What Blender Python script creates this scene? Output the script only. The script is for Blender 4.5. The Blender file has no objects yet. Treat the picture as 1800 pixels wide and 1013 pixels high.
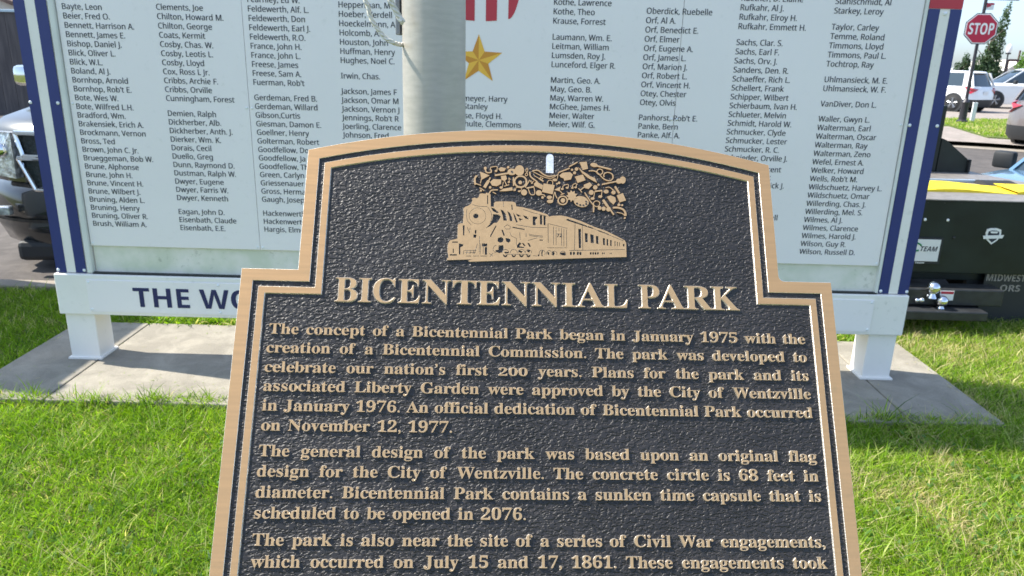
import bpy, bmesh, math, random
import numpy as np
from mathutils import Vector, Matrix

random.seed(7)
rng = np.random.default_rng(11)
SC = bpy.context.scene
COL = SC.collection

# ------------------------------------------------------------------ camera
cam_data = bpy.data.cameras.new("camera")
cam_data.sensor_width = 36.0
cam_data.lens = 26.0
cam_data.clip_start = 0.05
cam_data.clip_end = 3000.0
cam_data.dof.use_dof = True
cam_data.dof.focus_distance = 0.85
cam_data.dof.aperture_fstop = 18.0
cam = bpy.data.objects.new("camera", cam_data)
COL.objects.link(cam)
PITCH, ROLL = 0.298539, 0.026104
_r = Vector((1, 0, 0)); _u = Vector((0, math.sin(PITCH), math.cos(PITCH))); _f = Vector((0, math.cos(PITCH), -math.sin(PITCH)))
_rr = _r * math.cos(ROLL) + _u * math.sin(ROLL)
_uu = -_r * math.sin(ROLL) + _u * math.cos(ROLL)
cam.matrix_world = Matrix(((_rr.x, _uu.x, -_f.x, 0.0), (_rr.y, _uu.y, -_f.y, 0.0), (_rr.z, _uu.z, -_f.z, 1.6), (0, 0, 0, 1)))
SC.camera = cam

# ------------------------------------------------------------------ light
SUN_EL, SUN_BEHIND = math.radians(50.0), math.radians(13.0)      # sun on the left, a little beyond the sign board
sun_dir = Vector((-math.cos(SUN_EL) * math.cos(SUN_BEHIND), math.cos(SUN_EL) * math.sin(SUN_BEHIND), math.sin(SUN_EL)))
world = bpy.data.worlds.new("World")
SC.world = world
world.use_nodes = True
wn = world.node_tree
wn.nodes.clear()
wo = wn.nodes.new("ShaderNodeOutputWorld")
wb = wn.nodes.new("ShaderNodeBackground")
ws = wn.nodes.new("ShaderNodeTexSky")
ws.sky_type = 'NISHITA'
ws.sun_disc = False
ws.sun_elevation = SUN_EL
ws.sun_rotation = math.atan2(sun_dir.x, sun_dir.y)
ws.air_density = 0.8
ws.dust_density = 2.0
ws.ozone_density = 4.0
wb.inputs['Strength'].default_value = 0.15
tint = wn.nodes.new("ShaderNodeVectorMath"); tint.operation = 'MULTIPLY'; tint.inputs[1].default_value = (1.15, 1.0, .88)   # slightly hazy, warm-balanced sky
k1 = wn.nodes.new("ShaderNodeVectorMath"); k1.operation = 'MULTIPLY_ADD'      # soft shoulder over the whole sky keeps the horizon from clipping
k1.inputs[1].default_value = (.15 / .42, .15 / .64, .15 / .98); k1.inputs[2].default_value = (1, 1, 1)
k2 = wn.nodes.new("ShaderNodeVectorMath"); k2.operation = 'DIVIDE'
wn.links.new(ws.outputs[0], tint.inputs[0]); wn.links.new(tint.outputs[0], k1.inputs[0]); wn.links.new(tint.outputs[0], k2.inputs[0]); wn.links.new(k1.outputs[0], k2.inputs[1])
wn.links.new(k2.outputs[0], wb.inputs[0])
wn.links.new(wb.outputs[0], wo.inputs[0])
sl = bpy.data.lights.new("sun", 'SUN')
sl.energy = 2.25
sl.angle = math.radians(0.53)
sl.color = (1.0, 0.94, 0.84)
sun = bpy.data.objects.new("sun", sl)
sun.rotation_euler = sun_dir.to_track_quat('Z', 'Y').to_euler()
COL.objects.link(sun)
SC.view_settings.view_transform = 'Standard'
SC.view_settings.look = 'None'
SC.view_settings.gamma = 1.0
SC.view_settings.use_curve_mapping = False
SC.view_settings.exposure = 2.1

# ------------------------------------------------------------------ materials
def mat(name, color, rough=0.6, metal=0.0, var=0.0, var_scale=6.0, bump=0.0, bump_scale=60.0, spec=0.5, color2=None,
        coat=0.0, stretch=None, detail=4.0, distort=0.0, rough_var=0.0):
    m = bpy.data.materials.new(name)
    m.use_nodes = True
    nt = m.node_tree
    b = nt.nodes['Principled BSDF']
    b.inputs['Base Color'].default_value = (*color, 1)
    b.inputs['Roughness'].default_value = rough
    b.inputs['Metallic'].default_value = metal
    b.inputs['Specular IOR Level'].default_value = spec
    b.inputs['Coat Weight'].default_value = coat
    b.inputs['Coat Roughness'].default_value = 0.05
    tc = nt.nodes.new('ShaderNodeTexCoord')
    vec = tc.outputs['Object']
    if stretch:
        mp = nt.nodes.new('ShaderNodeMapping')
        mp.inputs['Scale'].default_value = stretch
        nt.links.new(vec, mp.inputs[0]); vec = mp.outputs[0]
    if var > 0 or color2:
        n = nt.nodes.new('ShaderNodeTexNoise')
        n.inputs['Scale'].default_value = var_scale
        n.inputs['Detail'].default_value = 6
        nt.links.new(vec, n.inputs['Vector'])
        r = nt.nodes.new('ShaderNodeValToRGB')
        c2 = color2 or tuple(c * (1 - var) for c in color)
        c1 = color if color2 else tuple(min(1, c * (1 + var)) for c in color)
        r.color_ramp.elements[0].position = 0.36; r.color_ramp.elements[1].position = 0.64
        r.color_ramp.elements[0].color = (*c2, 1); r.color_ramp.elements[1].color = (*c1, 1)
        nt.links.new(n.outputs['Fac'], r.inputs[0])
        nt.links.new(r.outputs[0], b.inputs['Base Color'])
        if rough_var:
            mr = nt.nodes.new('ShaderNodeMapRange')
            mr.inputs['To Min'].default_value = rough - rough_var; mr.inputs['To Max'].default_value = rough + rough_var
            nt.links.new(n.outputs['Fac'], mr.inputs[0]); nt.links.new(mr.outputs[0], b.inputs['Roughness'])
    if bump > 0:
        n2 = nt.nodes.new('ShaderNodeTexNoise')
        n2.inputs['Scale'].default_value = bump_scale
        n2.inputs['Detail'].default_value = detail
        n2.inputs['Distortion'].default_value = distort
        nt.links.new(vec, n2.inputs['Vector'])
        bp = nt.nodes.new('ShaderNodeBump')
        bp.inputs['Strength'].default_value = 1.0
        bp.inputs['Distance'].default_value = bump
        nt.links.new(n2.outputs['Fac'], bp.inputs['Height'])
        nt.links.new(bp.outputs[0], b.inputs['Normal'])
    return m

M = {}
M['bronze'] = mat('brushed_bronze', (0.60, 0.355, 0.165), 0.42, 0.55, 0.035, 22, 0.00006, 300, stretch=(0.5, 14, 14), rough_var=0.08)
M['bronze_side'] = mat('cast_bronze_side', (0.85, 0.77, 0.66), 0.42, 0.92, 0.15, 300, 0.0006, 700)
M['letter'] = mat('polished_bronze_letter', (0.66, 0.415, 0.20), 0.36, 0.55, 0.05, 200, 0.0001, 600)
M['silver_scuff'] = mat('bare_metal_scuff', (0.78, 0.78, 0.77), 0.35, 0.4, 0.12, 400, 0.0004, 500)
# pebbled dark paint of the plaque field
def pebble():
    m = mat('pebbled_charcoal_paint', (0.026, 0.023, 0.022), 0.50, 0.0, 0.22, 14, spec=0.45)
    nt = m.node_tree; b = nt.nodes['Principled BSDF']
    tc = nt.nodes.new('ShaderNodeTexCoord')
    mp = nt.nodes.new('ShaderNodeMapping'); mp.inputs['Scale'].default_value = (0.62, 1.0, 1.0); mp.inputs['Rotation'].default_value = (0, 0, .25)
    nt.links.new(tc.outputs['Object'], mp.inputs[0])
    n1 = nt.nodes.new('ShaderNodeTexNoise'); n1.inputs['Scale'].default_value = 400; n1.inputs['Detail'].default_value = 1.0; n1.inputs['Roughness'].default_value = .35; n1.inputs['Distortion'].default_value = 0.5
    nt.links.new(mp.outputs[0], n1.inputs['Vector'])
    mr = nt.nodes.new('ShaderNodeMapRange'); mr.interpolation_type = 'SMOOTHSTEP'; mr.inputs['From Min'].default_value = .36; mr.inputs['From Max'].default_value = .62
    nt.links.new(n1.outputs['Fac'], mr.inputs[0])
    bp = nt.nodes.new('ShaderNodeBump'); bp.inputs['Distance'].default_value = 0.00075
    nt.links.new(mr.outputs[0], bp.inputs['Height']); nt.links.new(bp.outputs[0], b.inputs['Normal'])
    return m
M['pebble'] = pebble()
M['white'] = mat('white_painted_board', (0.87, 0.83, 0.765), 0.42, 0, 0.03, 2.2)
M['white_moss'] = mat('stained_white_board', (0.82, 0.79, 0.71), 0.5, 0, color2=(0.66, 0.68, 0.55), var_scale=9)
def grime(m, amount=.25, sc=26):
    nt = m.node_tree; b = nt.nodes['Principled BSDF']; src = b.inputs['Base Color'].links[0].from_socket
    tc = nt.nodes.new('ShaderNodeTexCoord'); n = nt.nodes.new('ShaderNodeTexNoise'); n.inputs['Scale'].default_value = sc; n.inputs['Detail'].default_value = 10; n.inputs['Roughness'].default_value = .7
    n2 = nt.nodes.new('ShaderNodeTexNoise'); n2.inputs['Scale'].default_value = 2.3; n2.inputs['Detail'].default_value = 3
    nt.links.new(tc.outputs['Object'], n.inputs['Vector']); nt.links.new(tc.outputs['Object'], n2.inputs['Vector'])
    m1 = nt.nodes.new('ShaderNodeMapRange'); m1.inputs['From Min'].default_value = .56; m1.inputs['From Max'].default_value = .68
    m2 = nt.nodes.new('ShaderNodeMapRange'); m2.inputs['From Min'].default_value = .42; m2.inputs['From Max'].default_value = .62
    nt.links.new(n.outputs['Fac'], m1.inputs[0]); nt.links.new(n2.outputs['Fac'], m2.inputs[0])
    mu = nt.nodes.new('ShaderNodeMath'); mu.operation = 'MULTIPLY'; nt.links.new(m1.outputs[0], mu.inputs[0]); nt.links.new(m2.outputs[0], mu.inputs[1])
    k = nt.nodes.new('ShaderNodeMath'); k.operation = 'MULTIPLY'; k.inputs[1].default_value = amount; nt.links.new(mu.outputs[0], k.inputs[0])
    mx = nt.nodes.new('ShaderNodeMix'); mx.data_type = 'RGBA'; nt.links.new(k.outputs[0], mx.inputs['Factor']); nt.links.new(src, mx.inputs['A']); mx.inputs['B'].default_value = (.20, .23, .13, 1)
    nt.links.new(mx.outputs['Result'], b.inputs['Base Color']); return m
grime(M['white'], .3, 30); grime(M['white_moss'], .6, 34)
M['sheet'] = mat('printed_white_sheet', (0.89, 0.84, 0.82), 0.30, 0, 0.02, 1.4)
M['trim'] = mat('cream_trim', (0.70, 0.71, 0.66), 0.5, 0, 0.04, 8)
M['navy'] = mat('navy_vinyl', (0.022, 0.035, 0.17), 0.35, 0, 0.06, 3)
M['ink'] = mat('dark_printed_ink', (0.018, 0.022, 0.04), 0.5)
M['navy_ink'] = mat('navy_printed_ink', (0.02, 0.022, 0.10), 0.45)
M['red'] = mat('red_vinyl', (0.52, 0.035, 0.055), 0.4, 0, 0.05, 3)
M['gold1'] = mat('gold_print_light', (0.90, 0.50, 0.06), 0.4)
M['gold2'] = mat('gold_print_dark', (0.66, 0.28, 0.03), 0.4)
M['screw'] = mat('screw_cap', (0.82, 0.84, 0.84), 0.3)
M['galv'] = mat('spun_aluminium', (0.47, 0.44, 0.385), 0.42, 0.3, 0.06, 30, 0.00035, 220, stretch=(1, 1, 4), rough_var=0.10)
M['rope'] = mat('white_braided_rope', (0.66, 0.63, 0.55), 0.85, 0, 0.12, 200, 0.0006, 500)
M['steel'] = mat('grey_cleat_metal', (0.25, 0.26, 0.28), 0.5, 0.6)
grime(M['galv'], .10, 40); grime(M['bronze'], .22, 40); grime(M['sheet'], .12, 30)
# concrete
def concrete(name, c1, c2, bumpd=0.002):
    m = mat(name, c1, 0.85, 0, color2=c2, var_scale=2.3, bump=bumpd, bump_scale=45, detail=8, spec=0.25)
    nt = m.node_tree; b = nt.nodes['Principled BSDF']
    src = b.inputs['Base Color'].links[0].from_socket
    n = nt.nodes.new('ShaderNodeTexNoise'); n.inputs['Scale'].default_value = 160; n.inputs['Detail'].default_value = 5
    tc = nt.nodes.new('ShaderNodeTexCoord'); nt.links.new(tc.outputs['Object'], n.inputs['Vector'])
    mr = nt.nodes.new('ShaderNodeMapRange'); mr.inputs['From Min'].default_value = .3; mr.inputs['From Max'].default_value = .7
    mr.inputs['To Min'].default_value = 0.84; mr.inputs['To Max'].default_value = 1.08
    nt.links.new(n.outputs['Fac'], mr.inputs[0])
    n3 = nt.nodes.new('ShaderNodeTexNoise'); n3.inputs['Scale'].default_value = 5.5; n3.inputs['Detail'].default_value = 9; n3.inputs['Roughness'].default_value = .65; n3.inputs['Distortion'].default_value = .8
    nt.links.new(tc.outputs['Object'], n3.inputs['Vector'])
    m3 = nt.nodes.new('ShaderNodeMapRange'); m3.inputs['From Min'].default_value = .42; m3.inputs['From Max'].default_value = .62; m3.inputs['To Min'].default_value = .80; m3.inputs['To Max'].default_value = 1.04
    nt.links.new(n3.outputs['Fac'], m3.inputs[0])
    s3 = nt.nodes.new('ShaderNodeVectorMath'); s3.operation = 'SCALE'; nt.links.new(src, s3.inputs[0]); nt.links.new(m3.outputs[0], s3.inputs['Scale']); src = s3.outputs[0]
    mx = nt.nodes.new('ShaderNodeVectorMath'); mx.operation = 'SCALE'
    nt.links.new(src, mx.inputs[0]); nt.links.new(mr.outputs[0], mx.inputs['Scale'])
    nt.links.new(mx.outputs[0], b.inputs['Base Color'])
    return m
M['concrete'] = concrete('broom_finished_concrete', (0.345, 0.314, 0.254), (0.29, 0.264, 0.214))
M['kerb'] = concrete('kerb_concrete', (0.36, 0.31, 0.25), (0.28, 0.245, 0.20))
M['asphalt'] = concrete('asphalt', (0.125, 0.11, 0.098), (0.10, 0.088, 0.08), 0.0015)
M['paleroad'] = concrete('pale_road_concrete', (0.36, 0.305, 0.265), (0.30, 0.26, 0.225), 0.0008)
M['soil'] = mat('lawn_soil_and_thatch', (0.075, 0.11, 0.02), 0.95, 0, color2=(0.14, 0.13, 0.05), var_scale=7, bump=0.01, bump_scale=60, spec=0.1)
M['turf'] = mat('distant_turf', (0.085, 0.14, 0.03), 0.95, 0, color2=(0.15, 0.17, 0.06), var_scale=14, bump=0.02, bump_scale=40, spec=0.1)
M['carblack'] = mat('black_car_paint', (0.016, 0.018, 0.02), 0.18, 0.0, 0.2, 3, coat=1.0)
M['truckblack'] = mat('black_truck_paint', (0.010, 0.016, 0.015), 0.40, 0.0, 0.3, 5, spec=0.4)
M['trucktrim'] = mat('dark_step_steel', (0.03, 0.032, 0.034), 0.5, 0.2, 0.3, 12)
M['chrome'] = mat('chrome', (0.75, 0.77, 0.79), 0.10, 1.0)
M['hoodgrey'] = mat('dark_metallic_hood', (0.02, 0.022, 0.024), 0.3, 0.0, coat=.5)
M['carwhite'] = mat('white_car_paint', (0.80, 0.80, 0.79), 0.25, 0, 0.02, 3, coat=0.6)
M['carblue'] = mat('pale_blue_car_paint', (0.16, 0.30, 0.44), 0.22, 0.3, 0.03, 3, coat=0.8)
M['carbrown'] = mat('brown_grey_car_paint', (0.20, 0.17, 0.16), 0.25, 0.4, 0.05, 3, coat=0.8)
M['glass'] = mat('tinted_car_glass', (0.02, 0.035, 0.045), 0.05, 0.0, spec=1.0)
M['lampglass'] = mat('clear_lamp_glass', (0.5, 0.53, 0.56), 0.12, 0.5, 0.5, 25, 0.004, 60)
M['taillight'] = mat('red_tail_lamp', (0.45, 0.015, 0.03), 0.2, 0, coat=1.0)
M['tyre'] = mat('tyre_rubber', (0.018, 0.018, 0.018), 0.8)
M['rim'] = mat('alloy_rim', (0.35, 0.36, 0.37), 0.3, 0.8)
M['plastic'] = mat('black_plastic', (0.02, 0.022, 0.024), 0.6)
M['mesh_grille'] = mat('grille_mesh', (0.012, 0.02, 0.022), 0.45, 0, 0.5, 40, 0.01, 50)
M['plate'] = mat('licence_plate_white', (0.72, 0.73, 0.72), 0.4)
M['green'] = mat('green_ink', (0.01, 0.20, 0.06), 0.4)
M['yellow'] = mat('yellow_webbing', (0.72, 0.56, 0.02), 0.7, 0, 0.06, 30, 0.001, 300)
M['deck'] = mat('diamond_plate_steel', (0.23, 0.21, 0.19), 0.5, 0.2, 0.15, 20, 0.004, 90)
M['signred'] = mat('stop_sign_red', (0.45, 0.012, 0.045), 0.4)
M['signwhite'] = mat('sign_white', (0.80, 0.80, 0.78), 0.4)
M['pole_dark'] = mat('dark_post_paint', (0.025, 0.022, 0.028), 0.45)
M['brownsteel'] = mat('brown_frame_steel', (0.10, 0.05, 0.045), 0.5)
M['siding'] = mat('weathered_brown_siding', (0.115, 0.10, 0.095), 0.85, 0, color2=(0.07, 0.062, 0.062), var_scale=3, bump=0.01, bump_scale=12, stretch=(3, 3, 0.35))
M['cap_blue'] = mat('pale_metal_flashing', (0.42, 0.52, 0.58), 0.35, 0.4)
M['rooftile'] = mat('brown_shingle_roof', (0.20, 0.13, 0.10), 0.9, 0, 0.3, 2, 0.01, 20)
M['creamwall'] = mat('cream_house_wall', (0.62, 0.58, 0.50), 0.8, 0, 0.04, 1)
M['greywall'] = mat('grey_house_wall', (0.36, 0.38, 0.40), 0.8, 0, 0.06, 1)
M['bark'] = mat('bark', (0.10, 0.075, 0.055), 0.9, 0, 0.3, 8, 0.02, 20)
M['globe'] = mat('white_lamp_globe', (0.85, 0.85, 0.83), 0.3)
def leafmat(name, layer='tint', trans=0.45, rough=0.55):
    m = bpy.data.materials.new(name); m.use_nodes = True
    nt = m.node_tree; b = nt.nodes['Principled BSDF']
    at = nt.nodes.new('ShaderNodeAttribute'); at.attribute_name = layer
    nt.links.new(at.outputs['Color'], b.inputs['Base Color'])
    b.inputs['Roughness'].default_value = rough
    b.inputs['Specular IOR Level'].default_value = 0.35
    tr = nt.nodes.new('ShaderNodeBsdfTranslucent')
    sc = nt.nodes.new('ShaderNodeVectorMath'); sc.operation = 'MULTIPLY'; sc.inputs[1].default_value = (1.35, 1.5, 0.7)
    nt.links.new(at.outputs['Color'], sc.inputs[0]); nt.links.new(sc.outputs[0], tr.inputs[0])
    mx = nt.nodes.new('ShaderNodeMixShader'); mx.inputs[0].default_value = trans
    nt.links.new(b.outputs[0], mx.inputs[1]); nt.links.new(tr.outputs[0], mx.inputs[2])
    nt.links.new(mx.outputs[0], nt.nodes['Material Output'].inputs[0])
    return m
M['grass'] = leafmat('grass_blades')
M['leaf'] = leafmat('leaf_clumps', trans=0.3)

# ------------------------------------------------------------------ object helpers
def link(o, parent=None):
    COL.objects.link(o)
    if parent is not None:
        o.parent = parent
    return o

def tag(o, label=None, cat=None, group=None, kind=None):
    if label: o['label'] = label
    if cat: o['category'] = cat
    if group: o['group'] = group
    if kind: o['kind'] = kind
    return o

def thing(name, label, cat, loc=(0, 0, 0), rotz=0.0, group=None):
    o = bpy.data.objects.new(name, None)
    o.empty_display_size = 0.1
    o.location = loc; o.rotation_euler = (0, 0, rotz)
    COL.objects.link(o)
    return tag(o, label, cat, group)

def copy_tree(o, parent=None):
    c = o.copy(); COL.objects.link(c)
    if parent is not None: c.parent = parent
    for ch in list(o.children): copy_tree(ch, c)
    return c

class MB:
    def __init__(self): self.v = []; self.f = []; self.mi = []; self.mats = []
    def _m(self, m):
        if m not in self.mats: self.mats.append(m)
        return self.mats.index(m)
    def add(self, verts, faces, m=None):
        n = len(self.v); k = self._m(m)
        self.v += [tuple(p) for p in verts]
        for f in faces: self.f.append(tuple(i + n for i in f)); self.mi.append(k)
        return self
    def box(self, x0, x1, y0, y1, z0, z1, m=None, bev=0.0):
        if bev <= 0:
            v = [(x0, y0, z0), (x1, y0, z0), (x1, y1, z0), (x0, y1, z0), (x0, y0, z1), (x1, y0, z1), (x1, y1, z1), (x0, y1, z1)]
            return self.add(v, [(3, 2, 1, 0), (4, 5, 6, 7), (0, 1, 5, 4), (1, 2, 6, 5), (2, 3, 7, 6), (3, 0, 4, 7)], m)
        bm = bmesh.new(); bmesh.ops.create_cube(bm, size=1)
        for q in bm.verts: q.co = ((x0 + x1) / 2 + q.co.x * (x1 - x0), (y0 + y1) / 2 + q.co.y * (y1 - y0), (z0 + z1) / 2 + q.co.z * (z1 - z0))
        bmesh.ops.bevel(bm, geom=bm.edges[:], offset=bev, segments=2, profile=0.5, affect='EDGES')
        bm.verts.ensure_lookup_table()
        self.add([q.co for q in bm.verts], [[q.index for q in f.verts] for f in bm.faces], m); bm.free(); return self
    def prism(self, pts, z0, z1, m=None, chamfer=0.0):
        """polygon pts (x,y) extruded along z"""
        a = sum(pts[i][0] * pts[(i + 1) % len(pts)][1] - pts[(i + 1) % len(pts)][0] * pts[i][1] for i in range(len(pts)))
        if a < 0: pts = pts[::-1]
        n = len(pts)
        v = [(x, y, z0) for x, y in pts] + [(x, y, z1) for x, y in pts]
        f = [tuple(range(n))[::-1], tuple(range(n, 2 * n))] + [(i, (i + 1) % n, n + (i + 1) % n, n + i) for i in range(n)]
        return self.add(v, f, m)
    def prism_axis(self, pts, a0, a1, axis, m=None):
        """pts in the two other axes (y,z for axis x; x,z for axis y)"""
        n = len(pts)
        def P(p, a): return (a, p[0], p[1]) if axis == 'x' else (p[0], a, p[1])
        v = [P(p, a0) for p in pts] + [P(p, a1) for p in pts]
        f = [tuple(range(n))[::-1], tuple(range(n, 2 * n))] + [(i, (i + 1) % n, n + (i + 1) % n, n + i) for i in range(n)]
        return self.add(v, f, m)
    def tube(self, pts, r, m=None, seg=10, cap=True):
        rs = r if isinstance(r, (list, tuple)) else [r] * len(pts)
        pts = [Vector(p) for p in pts]; v = []; f = []
        up = Vector((0, 0, 1))
        for i, p in enumerate(pts):
            t = (pts[min(i + 1, len(pts) - 1)] - pts[max(i - 1, 0)]).normalized()
            a = t.cross(up)
            if a.length < 1e-3: a = t.cross(Vector((0, 1, 0)))
            a.normalize(); b = a.cross(t)
            for k in range(seg):
                th = 2 * math.pi * k / seg
                v.append(p + (a * math.cos(th) + b * math.sin(th)) * rs[i])
        for i in range(len(pts) - 1):
            for k in range(seg):
                f.append((i * seg + k, i * seg + (k + 1) % seg, (i + 1) * seg + (k + 1) % seg, (i + 1) * seg + k))
        if cap:
            f.append(tuple(range(seg))[::-1]); f.append(tuple(range((len(pts) - 1) * seg, len(pts) * seg)))
        return self.add(v, f, m)
    def sphere(self, c, r, m=None, seg=12, rings=8, sc=(1, 1, 1), z_from=-1.0):
        v = []; f = []
        for i in range(rings + 1):
            ph = math.pi * i / rings
            for k in range(seg):
                th = 2 * math.pi * k / seg
                v.append((c[0] + r * sc[0] * math.sin(ph) * math.cos(th), c[1] + r * sc[1] * math.sin(ph) * math.sin(th), c[2] + r * sc[2] * math.cos(ph)))
        for i in range(rings):
            for k in range(seg):
                f.append((i * seg + k, (i + 1) * seg + k, (i + 1) * seg + (k + 1) % seg, i * seg + (k + 1) % seg))
        return self.add(v, f, m)
    def loft(self, loops, m=None, closed=True, caps=True):
        n = len(loops[0]); v = [p for l in loops for p in l]; f = []
        for i in range(len(loops) - 1):
            for k in range(n if closed else n - 1):
                f.append((i * n + k, i * n + (k + 1) % n, (i + 1) * n + (k + 1) % n, (i + 1) * n + k))
        if caps: f.append(tuple(range(n))[::-1]); f.append(tuple(range((len(loops) - 1) * n, len(loops) * n)))
        return self.add(v, f, m)
    def build(self, name, m=None, parent=None, smooth=False, subsurf=0, loc=None):
        me = bpy.data.meshes.new(name)
        me.from_pydata([tuple(p) for p in self.v], [], self.f)
        for q in self.mats: me.materials.append(q or m)
        me.polygons.foreach_set('material_index', self.mi)
        bm = bmesh.new(); bm.from_mesh(me); bmesh.ops.recalc_face_normals(bm, faces=bm.faces[:]); bm.to_mesh(me); bm.free()
        if smooth:
            me.polygons.foreach_set('use_smooth', [True] * len(me.polygons))
            me.set_sharp_from_angle(angle=math.radians(40))
        o = bpy.data.objects.new(name, me)
        if loc: o.location = loc
        link(o, parent)
        if subsurf:
            s = o.modifiers.new('subsurf', 'SUBSURF'); s.levels = subsurf; s.render_levels = subsurf
        return o

def sans(t, bold=False):
    """sans characters of the built-in font stack"""
    r = ''
    A, a, n = (0x1D5D4, 0x1D5EE, 0x1D7EC) if bold else (0x1D5A0, 0x1D5BA, 0x1D7E2)
    for ch in t:
        if 'A' <= ch <= 'Z': r += chr(A + ord(ch) - 65)
        elif 'a' <= ch <= 'z': r += chr(a + ord(ch) - 97)
        elif '0' <= ch <= '9': r += chr(n + ord(ch) - 48)
        else: r += ch
    return r

def serif(t):
    """bold serif characters of the built-in font stack"""
    r = ''
    for ch in t:
        if 'A' <= ch <= 'Z': r += chr(0x1D400 + ord(ch) - 65)
        elif 'a' <= ch <= 'z': r += chr(0x1D41A + ord(ch) - 97)
        elif '0' <= ch <= '9': r += chr(0x1D7CE + ord(ch) - 48)
        else: r += ch
    return r

TC = {}
def text_mesh(name, body, size, extrude=0.0, bevel=0.0, offset=0.0, res=3, sx=1.0, shear=0.0):
    """mesh of a line of text in its xy plane, lower left at the first glyph origin"""
    c = bpy.data.curves.new(name, 'FONT')
    c.body = body; c.size = size; c.extrude = extrude; c.bevel_depth = bevel; c.bevel_resolution = 0
    c.offset = offset; c.resolution_u = res; c.fill_mode = 'FRONT'; c.shear = shear
    o = bpy.data.objects.new(name, c); COL.objects.link(o)
    me = bpy.data.meshes.new_from_object(o)
    bpy.data.objects.remove(o); bpy.data.curves.remove(c)
    me.name = name
    if sx != 1.0: me.transform(Matrix.Diagonal((sx, 1, 1, 1)))
    return me
def mesh_x(me):
    a = np.empty(len(me.vertices) * 3, np.float32); me.vertices.foreach_get('co', a); a = a.reshape(-1, 3)
    return float(a[:, 0].min()), float(a[:, 0].max()), float(a[:, 1].min()), float(a[:, 1].max())
def put(me, m, parent, loc, rot=(0, 0, 0), name=None):
    me.materials.clear(); me.materials.append(m)
    o = bpy.data.objects.new(name or me.name, me); o.location = loc; o.rotation_euler = rot
    return link(o, parent)

def relief(me, depth, draft, m_top, m_side, sx=1.0, sy=1.0, inset=0.0):
    """flat filled lettering (top at z = 0) given walls that flare out a little down to z = -depth"""
    bm = bmesh.new(); bm.from_mesh(me)
    bmesh.ops.remove_doubles(bm, verts=bm.verts[:], dist=1e-6)
    for v in bm.verts: v.co.x *= sx; v.co.y *= sy; v.co.z = 0.0
    for f in bm.faces:
        if f.normal.z < 0: f.normal_flip()
    bmesh.ops.recalc_face_normals(bm, faces=bm.faces[:])
    if sum(f.normal.z * f.calc_area() for f in bm.faces) < 0:
        for f in bm.faces: f.normal_flip()
    be = [e for e in bm.edges if len(e.link_faces) == 1]
    outn = {}
    for e in be:
        f = e.link_faces[0]; l = [q for q in f.loops if q.edge == e][0]
        a_, b_ = l.vert, l.link_loop_next.vert
        d = (b_.co - a_.co); nrm = Vector((d.y, -d.x, 0))
        if nrm.length > 0: nrm.normalize()
        for v in (a_, b_): outn[v] = outn.get(v, Vector((0, 0, 0))) + nrm
    if inset:
        for v, nrm in outn.items():
            if nrm.length > .3: v.co -= nrm.normalized() * inset
    low = {}
    for v, nrm in outn.items():
        if nrm.length > 1e-6: nrm = nrm.normalized()
        low[v] = bm.verts.new(v.co + nrm * draft + Vector((0, 0, -depth)))
    for e in be:
        f = e.link_faces[0]; l = [q for q in f.loops if q.edge == e][0]
        a_, b_ = l.vert, l.link_loop_next.vert
        w = bm.faces.new((b_, a_, low[a_], low[b_])); w.material_index = 1
    for f in bm.faces: f.smooth = False
    me.materials.clear()
    bm.to_mesh(me); bm.free()
    me.materials.append(m_top); me.materials.append(m_side)
    return me

# ------------------------------------------------------------------ setting: ground, street, lawn
def sheet(name, pts, z, m, kind='structure'):
    o = MB().add([(x, y, z) for x, y in pts], [tuple(range(len(pts)))], m).build(name, m)
    return tag(o, kind=kind)
g = sheet('ground', [(-700, -60), (700, -60), (700, 1500), (-700, 1500)], -0.26, M['turf'])
g = sheet('street', [(-60, 5.12), (60, 5.12), (60, 33.5), (-60, 33.5)], -0.10, M['asphalt'])
o = MB().box(-40, 40, -12, 4.95, -0.30, -0.035, M['soil']).build('lawn', M['soil']); tag(o, kind='structure')
def kerb(name, x0, x1, y0, y1):
    k = MB(); L = 3.0; x = x0
    root = bpy.data.objects.new(name, None); COL.objects.link(root); tag(root, kind='structure')
    while x < x1:
        MB().box(x + .004, min(x + L, x1) - .004, y0, y1, -0.28, 0.0, M['kerb'], 0.012).build('kerb_section', M['kerb'], root); x += L
kerb('near_kerb', -21, 21, 4.953, 5.10)
# the concrete pad under the memorial board: three slabs with open joints
pad = bpy.data.objects.new('concrete_pad', None); COL.objects.link(pad); tag(pad, kind='structure')
for x0, x1 in ((-2.655, -2.226), (-2.218, 1.922), (1.930, 2.375)):
    MB().box(x0, x1, 3.195, 4.27, -0.15, 0.0, M['concrete'], 0.006).build('concrete_slab', M['concrete'], pad)
# far side of the street
sheet('far_pavement', [(9.2, 18.95), (10.0, 18.35), (11.2, 17.9), (12.0, 17.3), (14, 16.6), (40, 13), (40, 15.5), (16, 18.2), (12.6, 18.95), (12.05, 19.3), (13.2, 23.1), (9.0, 23.4)], 0.004, M['paleroad'])
sheet('far_gutter', [(9.2, 18.4), (10.6, 17.5), (11.8, 16.8), (14, 15.9), (40, 12), (40, 13.1), (14, 16.7), (12.0, 17.4), (11.2, 18.0), (9.2, 19.0)], -0.092, M['kerb'])
o = MB().prism([(12.1, 19.35), (12.62, 18.97), (16, 18.25), (40, 15.6), (40, 27.0), (13.4, 26.2), (13.3, 23.2)], -0.2, 0.03, M['turf']).build('far_verge', M['turf']); tag(o, kind='structure')
sheet('far_road', [(-40, 27.6), (60, 27.6), (60, 62), (-40, 62)], -0.02, M['paleroad'])

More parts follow.
